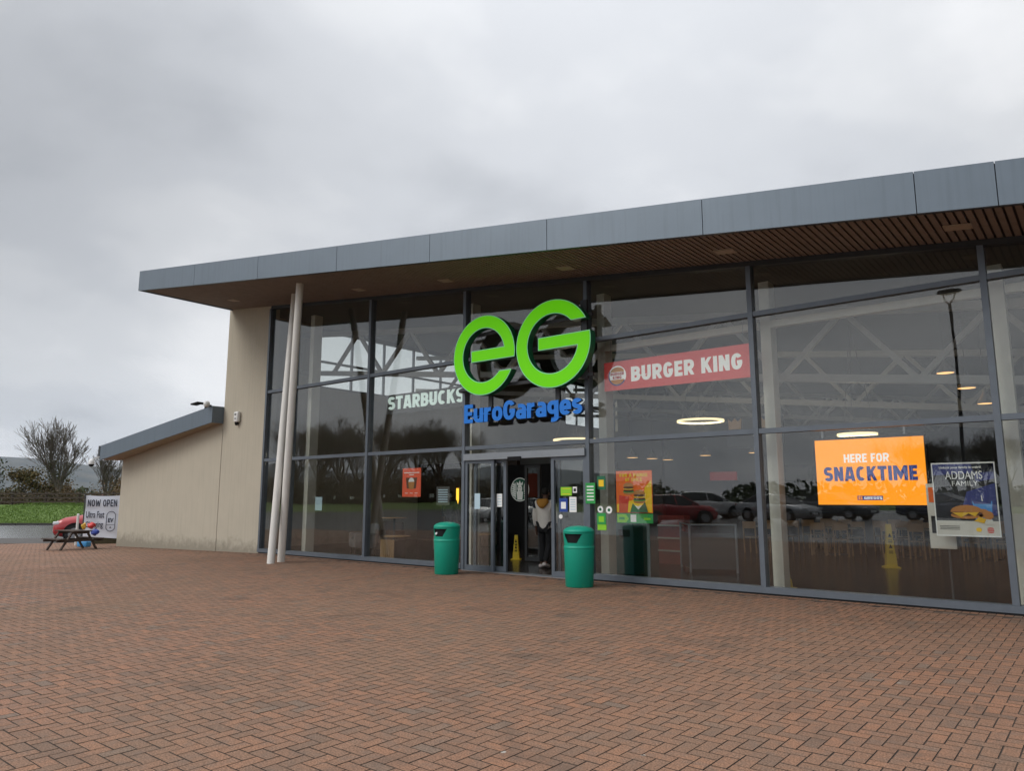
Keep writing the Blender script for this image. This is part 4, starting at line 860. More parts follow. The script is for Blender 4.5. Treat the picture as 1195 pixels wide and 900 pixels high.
# ------------------------------------------------------------------ picnic table
def picnic(label, loc, rz):
    t = thing("picnic_table", label, "picnic table", (0, 0, 0)); W_ = M['wooddark']
    mb = MB()
    for k in range(5): mb.box(-.80, .80, -.35 + k * .141, -.35 + k * .141 + .132, .72, .755)
    mb.build("table_top", W_, t)
    for s_ in (-1, 1):
        mb = MB()
        for k in range(2): y0 = s_ * .70 - .13 + k * .135; mb.box(-.80, .80, y0, y0 + .125, .42, .455)
        mb.build("bench", W_, t)
        fx = s_ * .55
        for q in (-1, 1):
            MB().bar((fx, q * .68, 0), (fx, q * .26, .718), .05, .11, up=(1, 0, 0)).build("leg", W_, t)
        MB().box(fx + .027, fx + .072, -.86, .86, .33, .418).build("bench_beam", W_, t)
        MB().box(fx + .027, fx + .072, -.34, .34, .63, .716).build("top_beam", W_, t)
    t.location = loc; t.rotation_euler = (0, 0, rz); return t
picnic("dark weathered wooden picnic table on the paving by the low end wall", (-27.73, -1.91, gz(-27.73, 0)), R(4))
bpy.data.objects["picnic_table"].scale = (.86,) * 3
# banner
c0, c1 = Vector((-31.86, -.02, 0)), Vector((-31.10, 1.02, 0)); U = (c1 - c0).normalized(); zb, zt_ = -.02, 1.69
t = thing("open_banner", "white banner with dark lettering on posts beside the low end wall", "banner", (-31.5, .5, -.22)); n_ = U.cross(Z).normalized()
wb = (c1 - c0).length; nb = 14; mb = MB(); vs = []; fs = []
wav = lambda u, z: .02 * math.sin(u * 7 + z * 3) + .012 * math.sin(z * 9 + u * 3)
for j in range(nb + 1):
    for i in range(nb + 1):
        u = wb * i / nb; z = zb + (zt_ - zb) * j / nb - .03 * math.sin(math.pi * i / nb) * (j == nb) + .05 * (1 - i / nb) * (1 - j / nb) * 2; p = c0 + U * u + n_ * wav(u, z); vs.append((p.x, p.y, z))
vs += [tuple(Vector(v) - n_ * .006) for v in vs]; K = (nb + 1) ** 2
for j in range(nb):
    for i in range(nb): a = j * (nb + 1) + i; fs += [(a, a + 1, a + nb + 2, a + nb + 1), (K + a + nb + 1, K + a + nb + 2, K + a + 1, K + a)]
mb.add(vs, fs, 0, True); mb.build("sheet", mat("white banner cloth", (0.74, 0.78, 0.86), 0.6), t)
M['navytext'] = mat("dark navy lettering", (0.02, 0.025, 0.05), 0.6)
po = lambda u, z: tuple(c0 + U * u + n_ * .045 + Z * z)
mb = MB(); mb.heavy("NOW OPEN", po(.09, 1.25), U, Z, 1.06, .27, t=.17, gap=.12); mb.text("Ultra Fast", po(.06, .80), U, Z, .66, .26, bold=.015); mb.text("Charging", po(.06, .36), U, Z, .64, .30, bold=.015)
rr = lambda w_, h_, r_: [(sx_ * (w_ - r_) + r_ * math.cos(R(a)), sy_ * (h_ - r_) + r_ * math.sin(R(a))) for sx_, sy_, a0 in ((1, 1, 0), (-1, 1, 90), (-1, -1, 180), (1, -1, 270)) for a in range(a0, a0 + 91, 15)]
mb.curve2d([rr(.17, .40, .17), rr(.148, .375, .148)], po(.97, .66), U, Z); mb.text("EV", po(.87, .62), U, Z, .2, .17, bold=.03); mb.poly([(-.16, -.14), (.16, -.14), (.16, -.125), (-.16, -.125)], po(.97, .66), U, Z); mb.poly(ell(0, -.24, .03, .03), po(.97, .66), U, Z)
mb.build("lettering", M['navytext'], t)
for c in (c0 - U * .03, c1 + U * .03):
    mb = MB(); mb.tube((c.x, c.y, -.35), (c.x, c.y, 1.75), .025, n=8); mb.build("post", M['dkgrey'], t)
# low timber edging and small bright things under the banner
mb = MB(); mb.hexa([(-31.75, .35, -.4), (-30.75, 1.72, -.4), (-30.9, 1.85, -.4), (-31.9, .48, -.4)], [(-31.75, .35, .02), (-30.75, 1.72, .02), (-30.9, 1.85, .02), (-31.9, .48, .02)])
tag(mb.build("low_wall", mat("mossy low wall", (0.10, 0.085, 0.045), 0.9, noise_amt=0.6, nscale=6)), "low mossy wall behind the white banner", "wall")
def bag(label, loc, r, m, s=(1, 1, 1)):
    mb = MB(); bm = bmesh.new(); bmesh.ops.create_icosphere(bm, subdivisions=3, radius=r); bm.verts.index_update()
    for v in bm.verts:
        d = 1 + .55 * noise.noise(v.co * 4 / max(r * 3, .1) + Vector((r * 40, 2, 1))); v.co = Vector((v.co.x * s[0] * d, v.co.y * s[1] * d, v.co.z * s[2] * d))
    z0 = min(v.co.z for v in bm.verts)
    mb.add([(v.co.x + loc[0], v.co.y + loc[1], v.co.z - z0 + loc[2]) for v in bm.verts], [[v.index for v in f.verts] for f in bm.faces], 0, True); bm.free()
    return tag(mb.build("plastic_bag", m), label, "bag", "bright plastic bags by the picnic table")
zt0 = gz(-28, 0)
q1, q2, q3 = st(28.0, -15.82), st(28.0, -16.10), st(28.2, -15.78)
bag("red plastic bag above the dark blue one beside the white banner", (q1.x, q1.y, .42), .13, mat("red plastic bag skin", (0.55, 0.03, 0.03), .35), (1.1, .9, .9))
bag("yellow plastic bag left of the red one by the picnic table", (q2.x, q2.y, .40), .09, mat("yellow plastic bag skin", (0.62, 0.38, 0.04), .35), (.9, .9, 1.3))
bag("dark blue plastic bag under the red one beside the white banner", (q3.x, q3.y, .16), .13, mat("blue bag plastic", (0.03, 0.07, 0.42), .35), (1.3, .9, .9))
mb = MB(); q4 = st(26.9, -15.40); mb.rbox((q4.x, q4.y, zt0 + .11), (.40, .24, .21), .03, R(30)); mb.rbox((q4.x, q4.y, zt0 + .235), (.3, .2, .04), .015, R(30), mi=1)
tag(mb.build("crate", [mat("sky blue plastic", (0.06, 0.30, 0.62), .4), M['whitep']]), "pale blue crate on the paving under the picnic table", "crate")
tag(MB().tube((-31.2, -.5, -.33), (-31.2, -.5, .95), .045, n=12).lathe((-31.2, -.5, .95), [(.045, 0), (.03, .03), (.001, .035)], 12).build("bollard", M['whitep']), "slim white post standing behind the picnic table", "post")

# ------------------------------------------------------------------ cars
M['tyre'] = mat("black tyre rubber", (0.018, 0.018, 0.018), 0.85); M['rim'] = mat("grey alloy rim", (0.35, 0.36, 0.38), 0.35, metal=0.8)
M['carglass'] = mat("dark car glass", (0.012, 0.014, 0.016), 0.04, spec=0.8); M['hl'] = mat("clear headlight", (0.62, 0.64, 0.66), 0.12); M['tl'] = mat("red tail light", (0.30, 0.01, 0.01), 0.25)
def car(label, paint, loc, rz, saloon=False, estate=False, group="cars parked in front of the building"):
    t = thing("parked_car", label, "car", (0, 0, 0), group)
    L = 2.25 if saloon else 2.02
    # stations: x, half width, bottom, top of the lower body
    if saloon: S = [(L, .60, .36, .58), (L - .06, .74, .26, .68), (L - .35, .84, .20, .80), (1.0, .89, .19, .93), (.3, .90, .19, .97), (-.7, .90, .19, .99), (-1.45, .89, .20, 1.01), (-L + .25, .84, .24, 1.0), (-L + .05, .76, .30, .92), (-L, .66, .40, .80)]
    else: S = [(L, .60, .36, .60), (L - .06, .74, .26, .72), (L - .32, .83, .20, .86), (1.0, .87, .19, .98), (.3, .88, .19, 1.0), (-.7, .88, .19, 1.02), (-1.4, .87, .20, 1.04), (-L + .22, .83, .24, 1.04), (-L + .04, .76, .30, .98), (-L, .66, .42, .85)]
    mb = MB(); vs = []; fs = []; K = 13
    for (x, w, zb, zt) in S:
        h = zt - zb; half = [(0, zb), (w * .82, zb), (w * .96, zb + h * .12), (w, zb + h * .45), (w * .985, zb + h * .72), (w * .93, zb + h * .93), (w * .72, zt)]
        prof = half + [(-y_, z_) for (y_, z_) in half[::-1][:-1]]
        prof[6:7] = [(w * .72, zt)]
        vs += [(x, y_, z_) for (y_, z_) in prof[:12]] + [(x, 0, zt + .012 * w)]
    order = [0, 1, 2, 3, 4, 5, 6, 12, 7, 8, 9, 10, 11]
    for i in range(len(S) - 1):
        for k in range(13): a, b = order[k], order[(k + 1) % 13]; fs.append((i * K + a, (i + 1) * K + a, (i + 1) * K + b, i * K + b))
    fs.append([order[k] for k in range(13)]); fs.append([(len(S) - 1) * K + order[k] for k in range(12, -1, -1)])
    mb.add(vs, fs, 0, True); body = mb.build("body", paint, t)
    # cabin: roof panel and pillars are paint, the glass sits between
    xa, xb, xc, xd = (1.05, .15, -.95, -1.75) if saloon else (1.08, .25, -1.25, -1.85)
    if estate: xc, xd = -1.6, -1.98
    zr = 1.43 if saloon else 1.50
    G = [(xa, .74, .74, .96, .965), (xb, .78, .60, .98, zr - .05), (0.0 if saloon else -.3, .79, .62, .99, zr), (xc, .78, .60, 1.0, zr - .04), (xd, .72, .68, .99, 1.0)]
    mb = MB(); vs = []; fs = []
    for (x, wb_, wt, z0, z1) in G: vs += [(x, -wb_, z0), (x, -wt, z1), (x, wt, z1), (x, wb_, z0)]
    for i in range(4):
        a = i * 4; fs += [(a, a + 4, a + 5, a + 1), (a + 1, a + 5, a + 6, a + 2), (a + 2, a + 6, a + 7, a + 3)]
    mb.add(vs, fs, 0, False); mb.build("windows", M['carglass'], t)
    mb = MB(); vs = []; fs = []
    for (x, wb_, wt, z0, z1) in G[1:4]: vs += [(x, -wt - .012, z1 - .03), (x, -wt + .06, z1 + .02), (x, wt - .06, z1 + .02), (x, wt + .012, z1 - .03)]
    for i in range(2): a = i * 4; fs += [(a, a + 4, a + 5, a + 1), (a + 1, a + 5, a + 6, a + 2), (a + 2, a + 6, a + 7, a + 3)]
    mb.add(vs, fs, 0, True)
    for s_ in (-1, 1):
        for i in (0, 3):
            p, q = G[i], G[i + 1]; mb.bar((p[0], s_ * (p[1] + .004), p[3]), (q[0], s_ * (q[2 if i == 0 else 1] + .006), q[4 if i == 0 else 4]), .06, .05) if i == 0 else mb.bar((p[0], s_ * (p[2] + .004), p[4]), (q[0], s_ * (q[2] + .004), q[4]), .09, .05)
        x = -.12; mb.bar((x, s_ * .795, .99), (x - .08, s_ * .625, zr - .02), .07, .03)
    mb.build("roof", paint, t)
    for (x, s_) in ((1.32, 1), (1.32, -1), (-1.28, 1), (-1.28, -1)):
        y = s_ * .80
        mb = MB(); mb.tube((x, y - .11, .315), (x, y + .11, .315), .315, n=28); wl = mb.build("wheel", M['tyre'], t)
        mb = MB(); mb.tube((x, y + s_ * .112, .315), (x, y + s_ * .118, .315), .205, n=20); mb.build("rim", M['rim'], wl)
        mb = MB(); mb.tube((x, y - .112 * s_, .33), (x, y + .096 * s_, .33), .37, n=28); mb.build("wheel_arch", M['black'], body)
    for s_ in (-1, 1):
        MB().rbox((L - .13, s_ * .60, .68), (.22, .28, .12), .03, s_ * R(-18)).build("headlight", M['hl'], t)
        MB().rbox((-L + .08, s_ * .64, .84), (.14, .20, .16), .03, s_ * R(14)).build("tail_light", M['tl'], t)
        MB().rbox((.72, s_ * .95, 1.02), (.14, .18, .11), .03).build("mirror", paint, t)
    MB().rbox((L - .02, 0, .46), (.06, .95, .16), .02).build("grille", M['black'], t)
    MB().rbox((L + .015, 0, .44), (.02, .52, .11), .005).build("number_plate", M['paper'], t)
    t.location = loc; t.rotation_euler = (0, 0, rz); return t
cp = lambda n, c, me=.0: mat(n, c, 0.28, metal=me, coat=0.6)
RED, SIL, WHT, GRY, NAV = cp("red car paint", (0.38, 0.018, 0.022)), cp("silver car paint", (0.42, 0.43, 0.45), .6), cp("white car paint", (0.68, 0.68, 0.68)), cp("grey car paint", (0.10, 0.11, 0.12), .5), cp("dark blue car paint", (0.012, 0.02, 0.06))
p = st(34.0, -18.0); car("red car on the left road, partly hidden by the white banner", RED, (p.x, p.y, gz(p.x, p.y) - .03), math.atan2(-.90, -.40), group=None).scale = (1.22,) * 3
g_ = lambda x, y: (x, y, gz(x, y) - .03)
car("red hatchback parked across the car park, seen reflected in the window beside the burger poster", RED, g_(-18.3, -24.2), R(-35))
car("white estate car parked behind the reflected red hatchback", WHT, g_(-19.0, -29.6), R(-38), estate=True)
car("silver saloon parked facing right, seen reflected left of the orange screen", SIL, g_(-14.1, -27.6), R(18), saloon=True)
car("grey saloon parked beyond the silver saloon in the reflection", GRY, g_(-12.6, -33.0), R(20), saloon=True)
car("white hatchback parked alone across the car park, reflected beside the doors", WHT, g_(-33.0, -25.5), R(70))
car("dark blue saloon parked at the far right of the car park", NAV, g_(-6.6, -30.5), R(15), saloon=True)
p = st(92, -50.5); car("red car beyond the hedge on the left, only its roof showing", RED, (p.x, p.y, .55), R(20), group=None)
p = st(92, -47.3); car("white car beyond the hedge, only its roof showing above the white banner", WHT, (p.x, p.y, .6), R(25), estate=True, group=None)

# ------------------------------------------------------------------ lamp posts, fence
def lamp_post(label, loc, h):
    t = thing("lamp_post", label, "lamp post", loc); c = Vector(loc)
    mb = MB(); mb.tube(c, c + Z * 1.2, .10, .09, 14); mb.tube(c + Z * 1.2, c + Z * (h - .55), .075, .055, 14); mb.build("pole", M['dkgrey'], t)
    mb = MB()
    for a in range(2):
        d = Vector((math.cos(a * math.pi + .6), math.sin(a * math.pi + .6), 0)); p0 = c + Z * (h - .6)
        for (q, r_) in ((0, .03), (1, .03)): pass
        mb.tube(p0, p0 + d * .22 + Z * .25, .028, n=8); mb.tube(p0 + d * .22 + Z * .25, p0 + d * .26 + Z * .55, .028, n=8)
    mb.build("yoke", M['dkgrey'], t)
    mb = MB(); mb.lathe(c + Z * (h - .05), [(0.001, 0), (.40, .0), (.43, .04), (.40, .09), (.2, .15), (0.001, .17)], 28); mb.build("lamp_head", M['dkgrey'], t); return t
lamp_post("tall dark lamp post with a round flat head, reflected in the right hand windows", (-4.6, -22.6, gz(-4.6, -22.6)), 9.9)
p = st(79, -43.2); 
t = thing("sign_post", "thin pale post standing in front of the hedge", "post", (p.x, p.y, .8)); mb = MB(); mb.tube(p + Z * .6, p + Z * 3.4, .06, n=8); mb.build("post", M['silver'], t); MB().rbox((p.x, p.y, 3.3), (.25, .1, .2), .02).build("cap", M['silver'], t)
f = thing("post_and_rail_fence", "brown wooden post and rail fence along the top of the grass bank on the left", "fence", st(72.5, -42, .9))
F0, F1 = st(72.5, -62, 0), st(72.5, -26, 0); nF = 11
zF = lambda p_: .95
for k in range(nF + 1):
    q = F0.lerp(F1, k / nF); mb = MB(); mb.bar((q.x, q.y, .4), (q.x, q.y, 2.25), .17, .17); mb.build("post", M['wooddark'], f)
for z in (1.25, 1.65, 2.05):
    mb = MB(); d_ = (F1 - F0).normalized(); q = F0 - FWD * .1; q2 = F1 - FWD * .1; mb.bar((q.x, q.y, z), (q2.x, q2.y, z), .05, .13); mb.build("rail", M['wooddark'], f)
# white-topped marker posts along the bank that faces the building
mk = None; fd = 0; pts2 = [p_ for p_ in vpts if p_.y < -22 and p_.x < -20]
acc = 0; cnt = 0
for a_, b_ in zip(pts2[:-1], pts2[1:]):
    seg = (b_ - a_).length
    while acc < seg:
        q = a_.lerp(b_, acc / seg); dn = Vector(((b_ - a_).y, -(b_ - a_).x, 0)).normalized()
        if (q + dn - Vector((-15, -10, 0))).length < (q - dn - Vector((-15, -10, 0))).length: dn = -dn
        q = q + dn * 14; zq = .80
        if mk is None:
            mk = thing("marker_post", "short white-topped marker post on the grass bank, reflected in the left windows", "post", (q.x, q.y, zq), "white-topped marker posts along the grass bank")
            MB().tube((q.x, q.y, zq - .3), (q.x, q.y, zq + .75), .06, n=8).build("stem", M['wooddark'], mk); MB().tube((q.x, q.y, zq + .75), (q.x, q.y, zq + 1.15), .17, n=8).build("cap", M['whitep'], mk)
        else: copy_tree(mk, (q.x, q.y, zq))
        cnt += 1; acc += 1.9
    acc -= seg

# ------------------------------------------------------------------ trees and shrubs
M['bark'] = mat("grey brown bark", (0.085, 0.070, 0.055), 0.9, noise_amt=0.6, nscale=5); M['twig'] = mat("brown twigs", (0.125, 0.102, 0.082), 0.9)
def leafmat(n, c1, c2): return mat(n, c1, 0.75, island=0.75, col2=c2, nscale=0.5)
M['ivy'] = leafmat("ivy leaves", (0.045, 0.055, 0.016), (0.09, 0.085, 0.03))
M['autumn'] = leafmat("autumn leaves", (0.070, 0.075, 0.020), (0.17, 0.105, 0.028)); M['bramble'] = leafmat("bramble leaves", (0.060, 0.048, 0.024), (0.12, 0.080, 0.035)); M['rust'] = leafmat("rusty leaves", (0.11, 0.065, 0.022), (0.20, 0.12, 0.035)); M['ever'] = leafmat("evergreen leaves", (0.030, 0.045, 0.018), (0.065, 0.075, 0.028))
def bare_tree(label, loc, H, seed, spread=.75, levels=6, group=None, ivy=0, nmain=5, trunk=.22, tw=.0008):
    rg = random.Random(seed); t = thing("bare_tree", label, "tree", loc, group); o = Vector(loc)
    tr, cr = MB(), MB(); leaves = []
    def grow(p, d, L, r, lv):
        n = 3 if lv < 3 else 2; q = p
        for k in range(n):
            d = (d + Vector((rg.uniform(-.16, .16), rg.uniform(-.16, .16), rg.uniform(-.02, .13)))).normalized(); nq = q + d * L / n; rn = r * (1 - .26 / n * (k + 1))
            (tr if lv == 0 else cr).tube(q, nq, max(r * (1 - .26 / n * k), H * tw), max(rn, H * tw), 7 if lv < 2 else (4 if lv < 4 else 3), 0, False)
            q = nq
            if ivy and lv < 3 and rg.random() < ivy: leaves.append((q, .35))
            if lv >= 1 and lv < levels and k < n - 1 and rg.random() < .75: side(q, d, L, rn, lv)
        if lv >= levels: return
        for _ in range(nmain if lv == 0 else (3 if rg.random() < .5 else 2)): side(q, d, L, rn if lv == 0 else r * .72, lv)
    def side(q, d, L, r, lv):
        ax = d.orthogonal().normalized(); ax.rotate(Matrix.Rotation(rg.uniform(0, 6.283), 3, d)); ang = rg.uniform(.25, .62) * (spread / .75) if lv else rg.uniform(.22, .5) * (spread / .75)
        nd = (d * math.cos(ang) + ax * math.sin(ang)); nd = (nd + Z * .10).normalized()
        grow(q, nd, (L if lv else H * .30) * rg.uniform(.62, .82), r * rg.uniform(.52, .68), lv + 1)
    grow(o - Z * .1, Z.copy(), H * trunk, H * .024, 0)
    tr.build("trunk", M['bark'], t); cr.build("crown", M['twig'], t)
    if ivy:
        mb = MB()
        for (p, r) in leaves:
            for _ in range(46):
                c = p + Vector((rg.gauss(0, r), rg.gauss(0, r), rg.gauss(0, r * 1.4))); leafquad(mb, c, .14, rg)
        mb.build("ivy", M['ivy'], t)
    return t
def leafquad(mb, c, s, rg):
    n = Vector((rg.gauss(0, 1), rg.gauss(0, 1), rg.gauss(.4, 1))).normalized(); u = n.orthogonal().normalized(); u.rotate(Matrix.Rotation(rg.uniform(0, 6.28), 3, n)); v = n.cross(u); s *= rg.uniform(.6, 1.3)
    mb.add([c - u * s * .5, c - v * s * .28, c + u * s * .5, c + v * s * .28], [(0, 1, 2, 3)])
def bush(name, label, loc, size, seed, m, dens=1.0, leaf=.28, group=None, trunk=True, cat="shrub"):
    rg = random.Random(seed); t = thing(name, label, cat, loc, group); o = Vector(loc); rx, ry, h = size
    mb = MB(); st_ = MB(); ncl = int(26 * dens)
    for _ in range(ncl):
        a = rg.uniform(0, 6.28); rr_ = math.sqrt(rg.random()); z = rg.uniform(.12, .92) * h; k = math.sqrt(max(.08, 1 - (max(z / h - .35, 0) / .66) ** 2))
        c = o + Vector((math.cos(a) * rr_ * rx * k, math.sin(a) * rr_ * ry * k, z)); r = rg.uniform(.14, .26) * min(rx, ry, h)
        st_.tube(o + Vector((rg.gauss(0, .1 * rx), rg.gauss(0, .1 * ry), 0)), c, .05, .015, 4, 0, False)
        for _ in range(int(115 * dens)):
            leafquad(mb, c + Vector((rg.gauss(0, r), rg.gauss(0, r), rg.gauss(0, r * .8))), leaf, rg)
    st_.build("stems" if False else "stem", M['twig'], t); mb.build("foliage", m, t); return t
p = st(79, -48.5, .75); main_tree = bare_tree("tall bare spreading tree behind the fence on the left, ivy on its limbs", p, 11.4, 21, .56, 5, ivy=.5, nmain=8, trunk=.12, tw=.0014)
p = st(84, -46.0, .6); bare_tree("second bare tree close to the right of the tall ivy-clad one", p, 9.0, 8, .6, 5, nmain=7, trunk=.12, tw=.0012)
lb = "shrubs and small trees behind the fence on the left"
for (s_, t_, sz, m, lbl, lf) in ((77, -56.2, (2.6, 2.6, 5.6), 'ever', "dark evergreen tree at the left edge behind the fence", .30), (80, -53.0, (2.2, 2.2, 4.2), 'autumn', "olive and gold bush between the evergreen and the bare tree", .28), (82, -50.6, (1.9, 1.9, 3.1), 'rust', "orange brown bush just left of the bare tree", .25),
                             (78, -62, (3, 3, 6.0), 'autumn', "tall olive tree beyond the left frame edge", .3), (92, -49.0, (2.6, 2.4, 3.4), 'rust', "rust coloured bush to the right of the bare tree", .28), (96, -45.0, (3.0, 2.6, 3.8), 'bramble', "brown bush just left of the end wall, behind the far cars", .3), (99, -49.5, (3.4, 2.6, 3.6), 'autumn', "gold-green bush behind the two far cars", .3), (86, -38, (3.0, 3, 3.6), 'rust', "brown bush hidden mostly by the low end wall", .3)):
    bush("shrub", lbl, st(s_, t_, .7), sz, int(s_ * 7), M[m], 1.0, lf, lb)
rg = random.Random(77); mb = MB()
for k in range(15000):
    c = st(rg.uniform(74.3, 76.8), rg.uniform(-64, -27), .8 + abs(rg.gauss(0, .75))); leafquad(mb, c, .22, rg)
for k in range(500):
    c = st(rg.uniform(74.0, 77), rg.uniform(-64, -27), .7); mb.tube(c, c + Vector((rg.gauss(0, .3), rg.gauss(0, .3), rg.uniform(.8, 2.2))), .02, .006, 3, 0, False)
tag(mb.build("undergrowth", M['bramble']), "tangle of brown brambles behind the wooden fence", "undergrowth", kind="stuff")
# far woodland ring
def wood(n, seed, m, name, label, A0, A1, D0, D1, h):
    rg = random.Random(seed); mb = MB()
    for _ in range(n):
        az = R(rg.uniform(A0, A1)); d = rg.uniform(D0, D1); hh = h * (.65 + .5 * noise.noise(Vector((az * 9, seed, 0)))) * rg.uniform(.7, 1.1); c0_ = Vector((math.sin(az) * d, math.cos(az) * d, -.4))
        for _ in range(26):
            z = rg.uniform(0, 1); w = (1 - z * .7) * hh * .45; leafquad(mb, c0_ + Vector((rg.gauss(0, w), rg.gauss(0, w), z * hh)), 1.5, rg)
    tag(mb.build(name, m), label, "woodland", kind="stuff")
wood(900, 1, M['ever'], "distant_woodland", "distant dark woodland below the hills", -110, 60, 190, 330, 7)
wood(700, 2, M['ever'], "distant_woodland", "distant woodland across the car park", 120, 250, 150, 210, 8)
# bare trees that the glass reflects
rt = "bare trees beyond the car park, seen reflected in the glass"
tp = [bare_tree("bare tree in the row beyond the car park, seen only reflected in the glass", (0, 0, 0), 14.5, s_, .85, 6, rt, nmain=5) for s_ in (4, 9)]
rg = random.Random(14); spots = []
for k in range(11):
    d = 104 + rg.uniform(-4, 8); px = 335 + k * 21 + rg.uniform(-6, 6); t_ = (px - 597) / 866 * d; q = st(d, t_); spots.append((q.x, -q.y))
for px in (1060, 1092, 1120, 1150, 1185): d = 100 + rg.uniform(-6, 6); q = st(d, (px - 597) / 866 * d); spots.append((q.x, -q.y))
for i, (x, y) in enumerate(spots):
    sc_ = rg.uniform(.85, 1.1) if i < 11 else rg.uniform(.72, .9)
    if i < 2: tp[i].location = (x, y, .6); tp[i].rotation_euler = (0, 0, rg.uniform(0, 6)); tp[i].scale = (sc_,) * 3
    else: copy_tree(tp[i % 2], (x, y, .6), rg.uniform(0, 6.28), scale=sc_)
hp = bush("hedge_bush", "brown hedge bush in the row beyond the car park, seen only reflected in the glass", (0, 0, 0), (4.4, 2.8, 3.9), 31, M['bramble'], 1.0, .3, "hedge bushes beyond the car park", cat="hedge")
for i in range(20):
    d = 99 + rg.uniform(-2, 3); q = st(d, (318 + i * 13 - 597) / 866 * d)
    if i == 0: hp.location = (q.x, -q.y, .6)
    else: copy_tree(hp, (q.x, -q.y, .6), rg.uniform(0, 6.28), scale=rg.uniform(.8, 1.15))

# ------------------------------------------------------------------ inside the hall
def ring_lamp(label, c, r, top):
    t = thing("ring_pendant", label, "ceiling lamp", c, "glowing ring pendants"); n = 40; mb = MB(); c = Vector(c)
    mb.lathe(c, [(r, 0), (r + .03, .0), (r + .03, .05), (r, .05), (r, 0)], n); mb.build("ring", M['ringlit'], t)
    for k in range(3): a = k * 2.094; MB().tube(c + Vector((r * math.cos(a), r * math.sin(a), .05)), c + Z * (top - c.z), .006, n=5).build("wire", M['dkgrey'], t)
    return t
M['ringlit'] = mat("glowing ring", (0.8, 0.75, 0.6), .4, emit=(1.0, 0.80, 0.45), estr=1.5); M['bulb'] = mat("glowing bulb", (0.8, 0.6, 0.4), .4, emit=(1.0, 0.55, 0.20), estr=1.6); M['shade'] = mat("pale lamp shade", (0.22, 0.21, 0.19), .5); M['amber'] = mat("amber strip light", (0.8, .5, .1), .4, emit=(1.0, .55, .05), estr=2.0)

def lamp_light(c, e, parent, rad=.12):
    l = bpy.data.lights.new("lamp_light", 'POINT'); l.energy = e; l.color = (1.0, .84, .62); l.shadow_soft_size = rad
    o = bpy.data.objects.new("lamp_light", l); COL.objects.link(o); o.parent = parent; o.location = Vector(c) - wloc(parent)
def dome_lamp(label, c, top, r=.17):
    t = thing("dome_pendant", label, "ceiling lamp", c, "glowing dome pendants"); c = Vector(c); mb = MB()
    mb.lathe(c, [(r, 0), (r * .9, .06), (r * .45, .17), (.035, .24), (.02, .32), (.001, .33)], 20); mb.build("shade", M['shade'], t)
    mb = MB(); mb.lathe(c, [(.001, .012), (r * .94, .012), (r * .94, .002), (.001, .002)], 20); mb.build("lamp_disc", M['bulb'], t)
    MB().tube(c + Z * .32, c + Z * (top - c.z), .006, n=5).build("cord", M['dkgrey'], t); return t
for lb_, c_, r_, tp_ in (("glowing ring pendant below the red banner", (-7.9, 5.0, 3.46), .55, 5.6), ("glowing ring pendant just above the orange screen", (-4.25, 5.0, 2.92), .38, 5.4), ("glowing ring pendant high behind the entrance", (-11.7, 5.0, 3.17), .60, 6.2)):
    q_ = ring_lamp(lb_, c_, r_, tp_); lamp_light((c_[0], c_[1], c_[2] + .02), 24, q_, .3)
dome_lamp("highest dome pendant right of the cream column, glowing orange", (-2.47, 5.0, 4.12), 5.6)
dome_lamp("second highest dome pendant, glowing orange beside the reflected lamp post", (-2.12, 5.0, 3.77), 5.5)
dome_lamp("lowest of the three right hand dome pendants, by the right mullion", (-1.82, 5.0, 3.43), 5.5, .15)
for i, (px, lbl, yy, z) in enumerate(((737, "far dome pendant nearest the cream column above the burger poster", 10, 2.95), (760, "far dome pendant just right of the burger poster's top", 11, 2.95), (778, "far dome pendant beside the red counter sign", 12, 2.95), (822, "far dome pendant right of the red counter sign", 12, 3.05), (880, "far dome pendant beside the cream column left of the orange screen", 10, 2.95))):
    lx = (px - 597) / 854; ang = math.atan(lx) - R(39.17); d = (yy + 12.2); dome_lamp(lbl, (math.tan(ang) * d, yy, z), 5.5, .2)
# cafe chairs and tables on the right
def cafe_chair(label):
    t = thing("cafe_chair", label, "chair", (0, 0, 0), "beech chairs at the cafe tables")
    MB().rbox((0, 0, .45), (.42, .42, .035), .012).build("seat", M['wood'], t)
    for sx_ in (-1, 1):
        MB().bar((sx_ * .18, .18, 0), (sx_ * .175, .175, .435), .034, .034).build("leg", M['wood'], t)
        MB().bar((sx_ * .18, -.20, 0), (sx_ * .18, -.23, .90), .034, .034).build("leg", M['wood'], t)
    MB().rbox((0, -.225, .80), (.36, .02, .20), .006).build("backrest", M['wood'], t); return t
def cafe_table(label):
    t = thing("cafe_table", label, "table", (0, 0, 0), "pale topped cafe tables")
    MB().rbox((0, 0, .74), (1.15, .72, .035), .01).build("table_top", mat("pale table top", (0.40, 0.33, 0.24), .4, noise_amt=.3), t)
    MB().tube((0, 0, .02), (0, 0, .72), .035, n=10).build("leg", M['dkgrey'], t)
    mb = MB(); mb.lathe((0, 0, 0), [(.001, 0), (.26, 0), (.26, .015), (.05, .03), (.001, .03)], 20); mb.build("base", M['dkgrey'], t); return t
ch = cafe_chair("beech cafe chair drawn up to a table behind the right hand glass"); tb = cafe_table("pale topped cafe table behind the right hand glass"); first = True
for (x, y) in ((-8.0, 9.8), (-6.2, 10.0), (-4.4, 10.3), (-2.6, 10.6), (-.6, 10.4), (-7.2, 12.6), (-5.2, 12.9), (-3.0, 13.2)):
    T_ = tb if first else copy_tree(tb); T_.location = (x, y, 0)
    for k, (dx, dy, a) in enumerate(((-.32, -.62, 0), (.32, -.62, 0), (-.32, .62, math.pi), (.32, .62, math.pi))):
        c = ch if first else copy_tree(ch); first = False; c.location = (x + dx, y + dy, 0); c.rotation_euler = (0, 0, a + rg.uniform(-.2, .2))
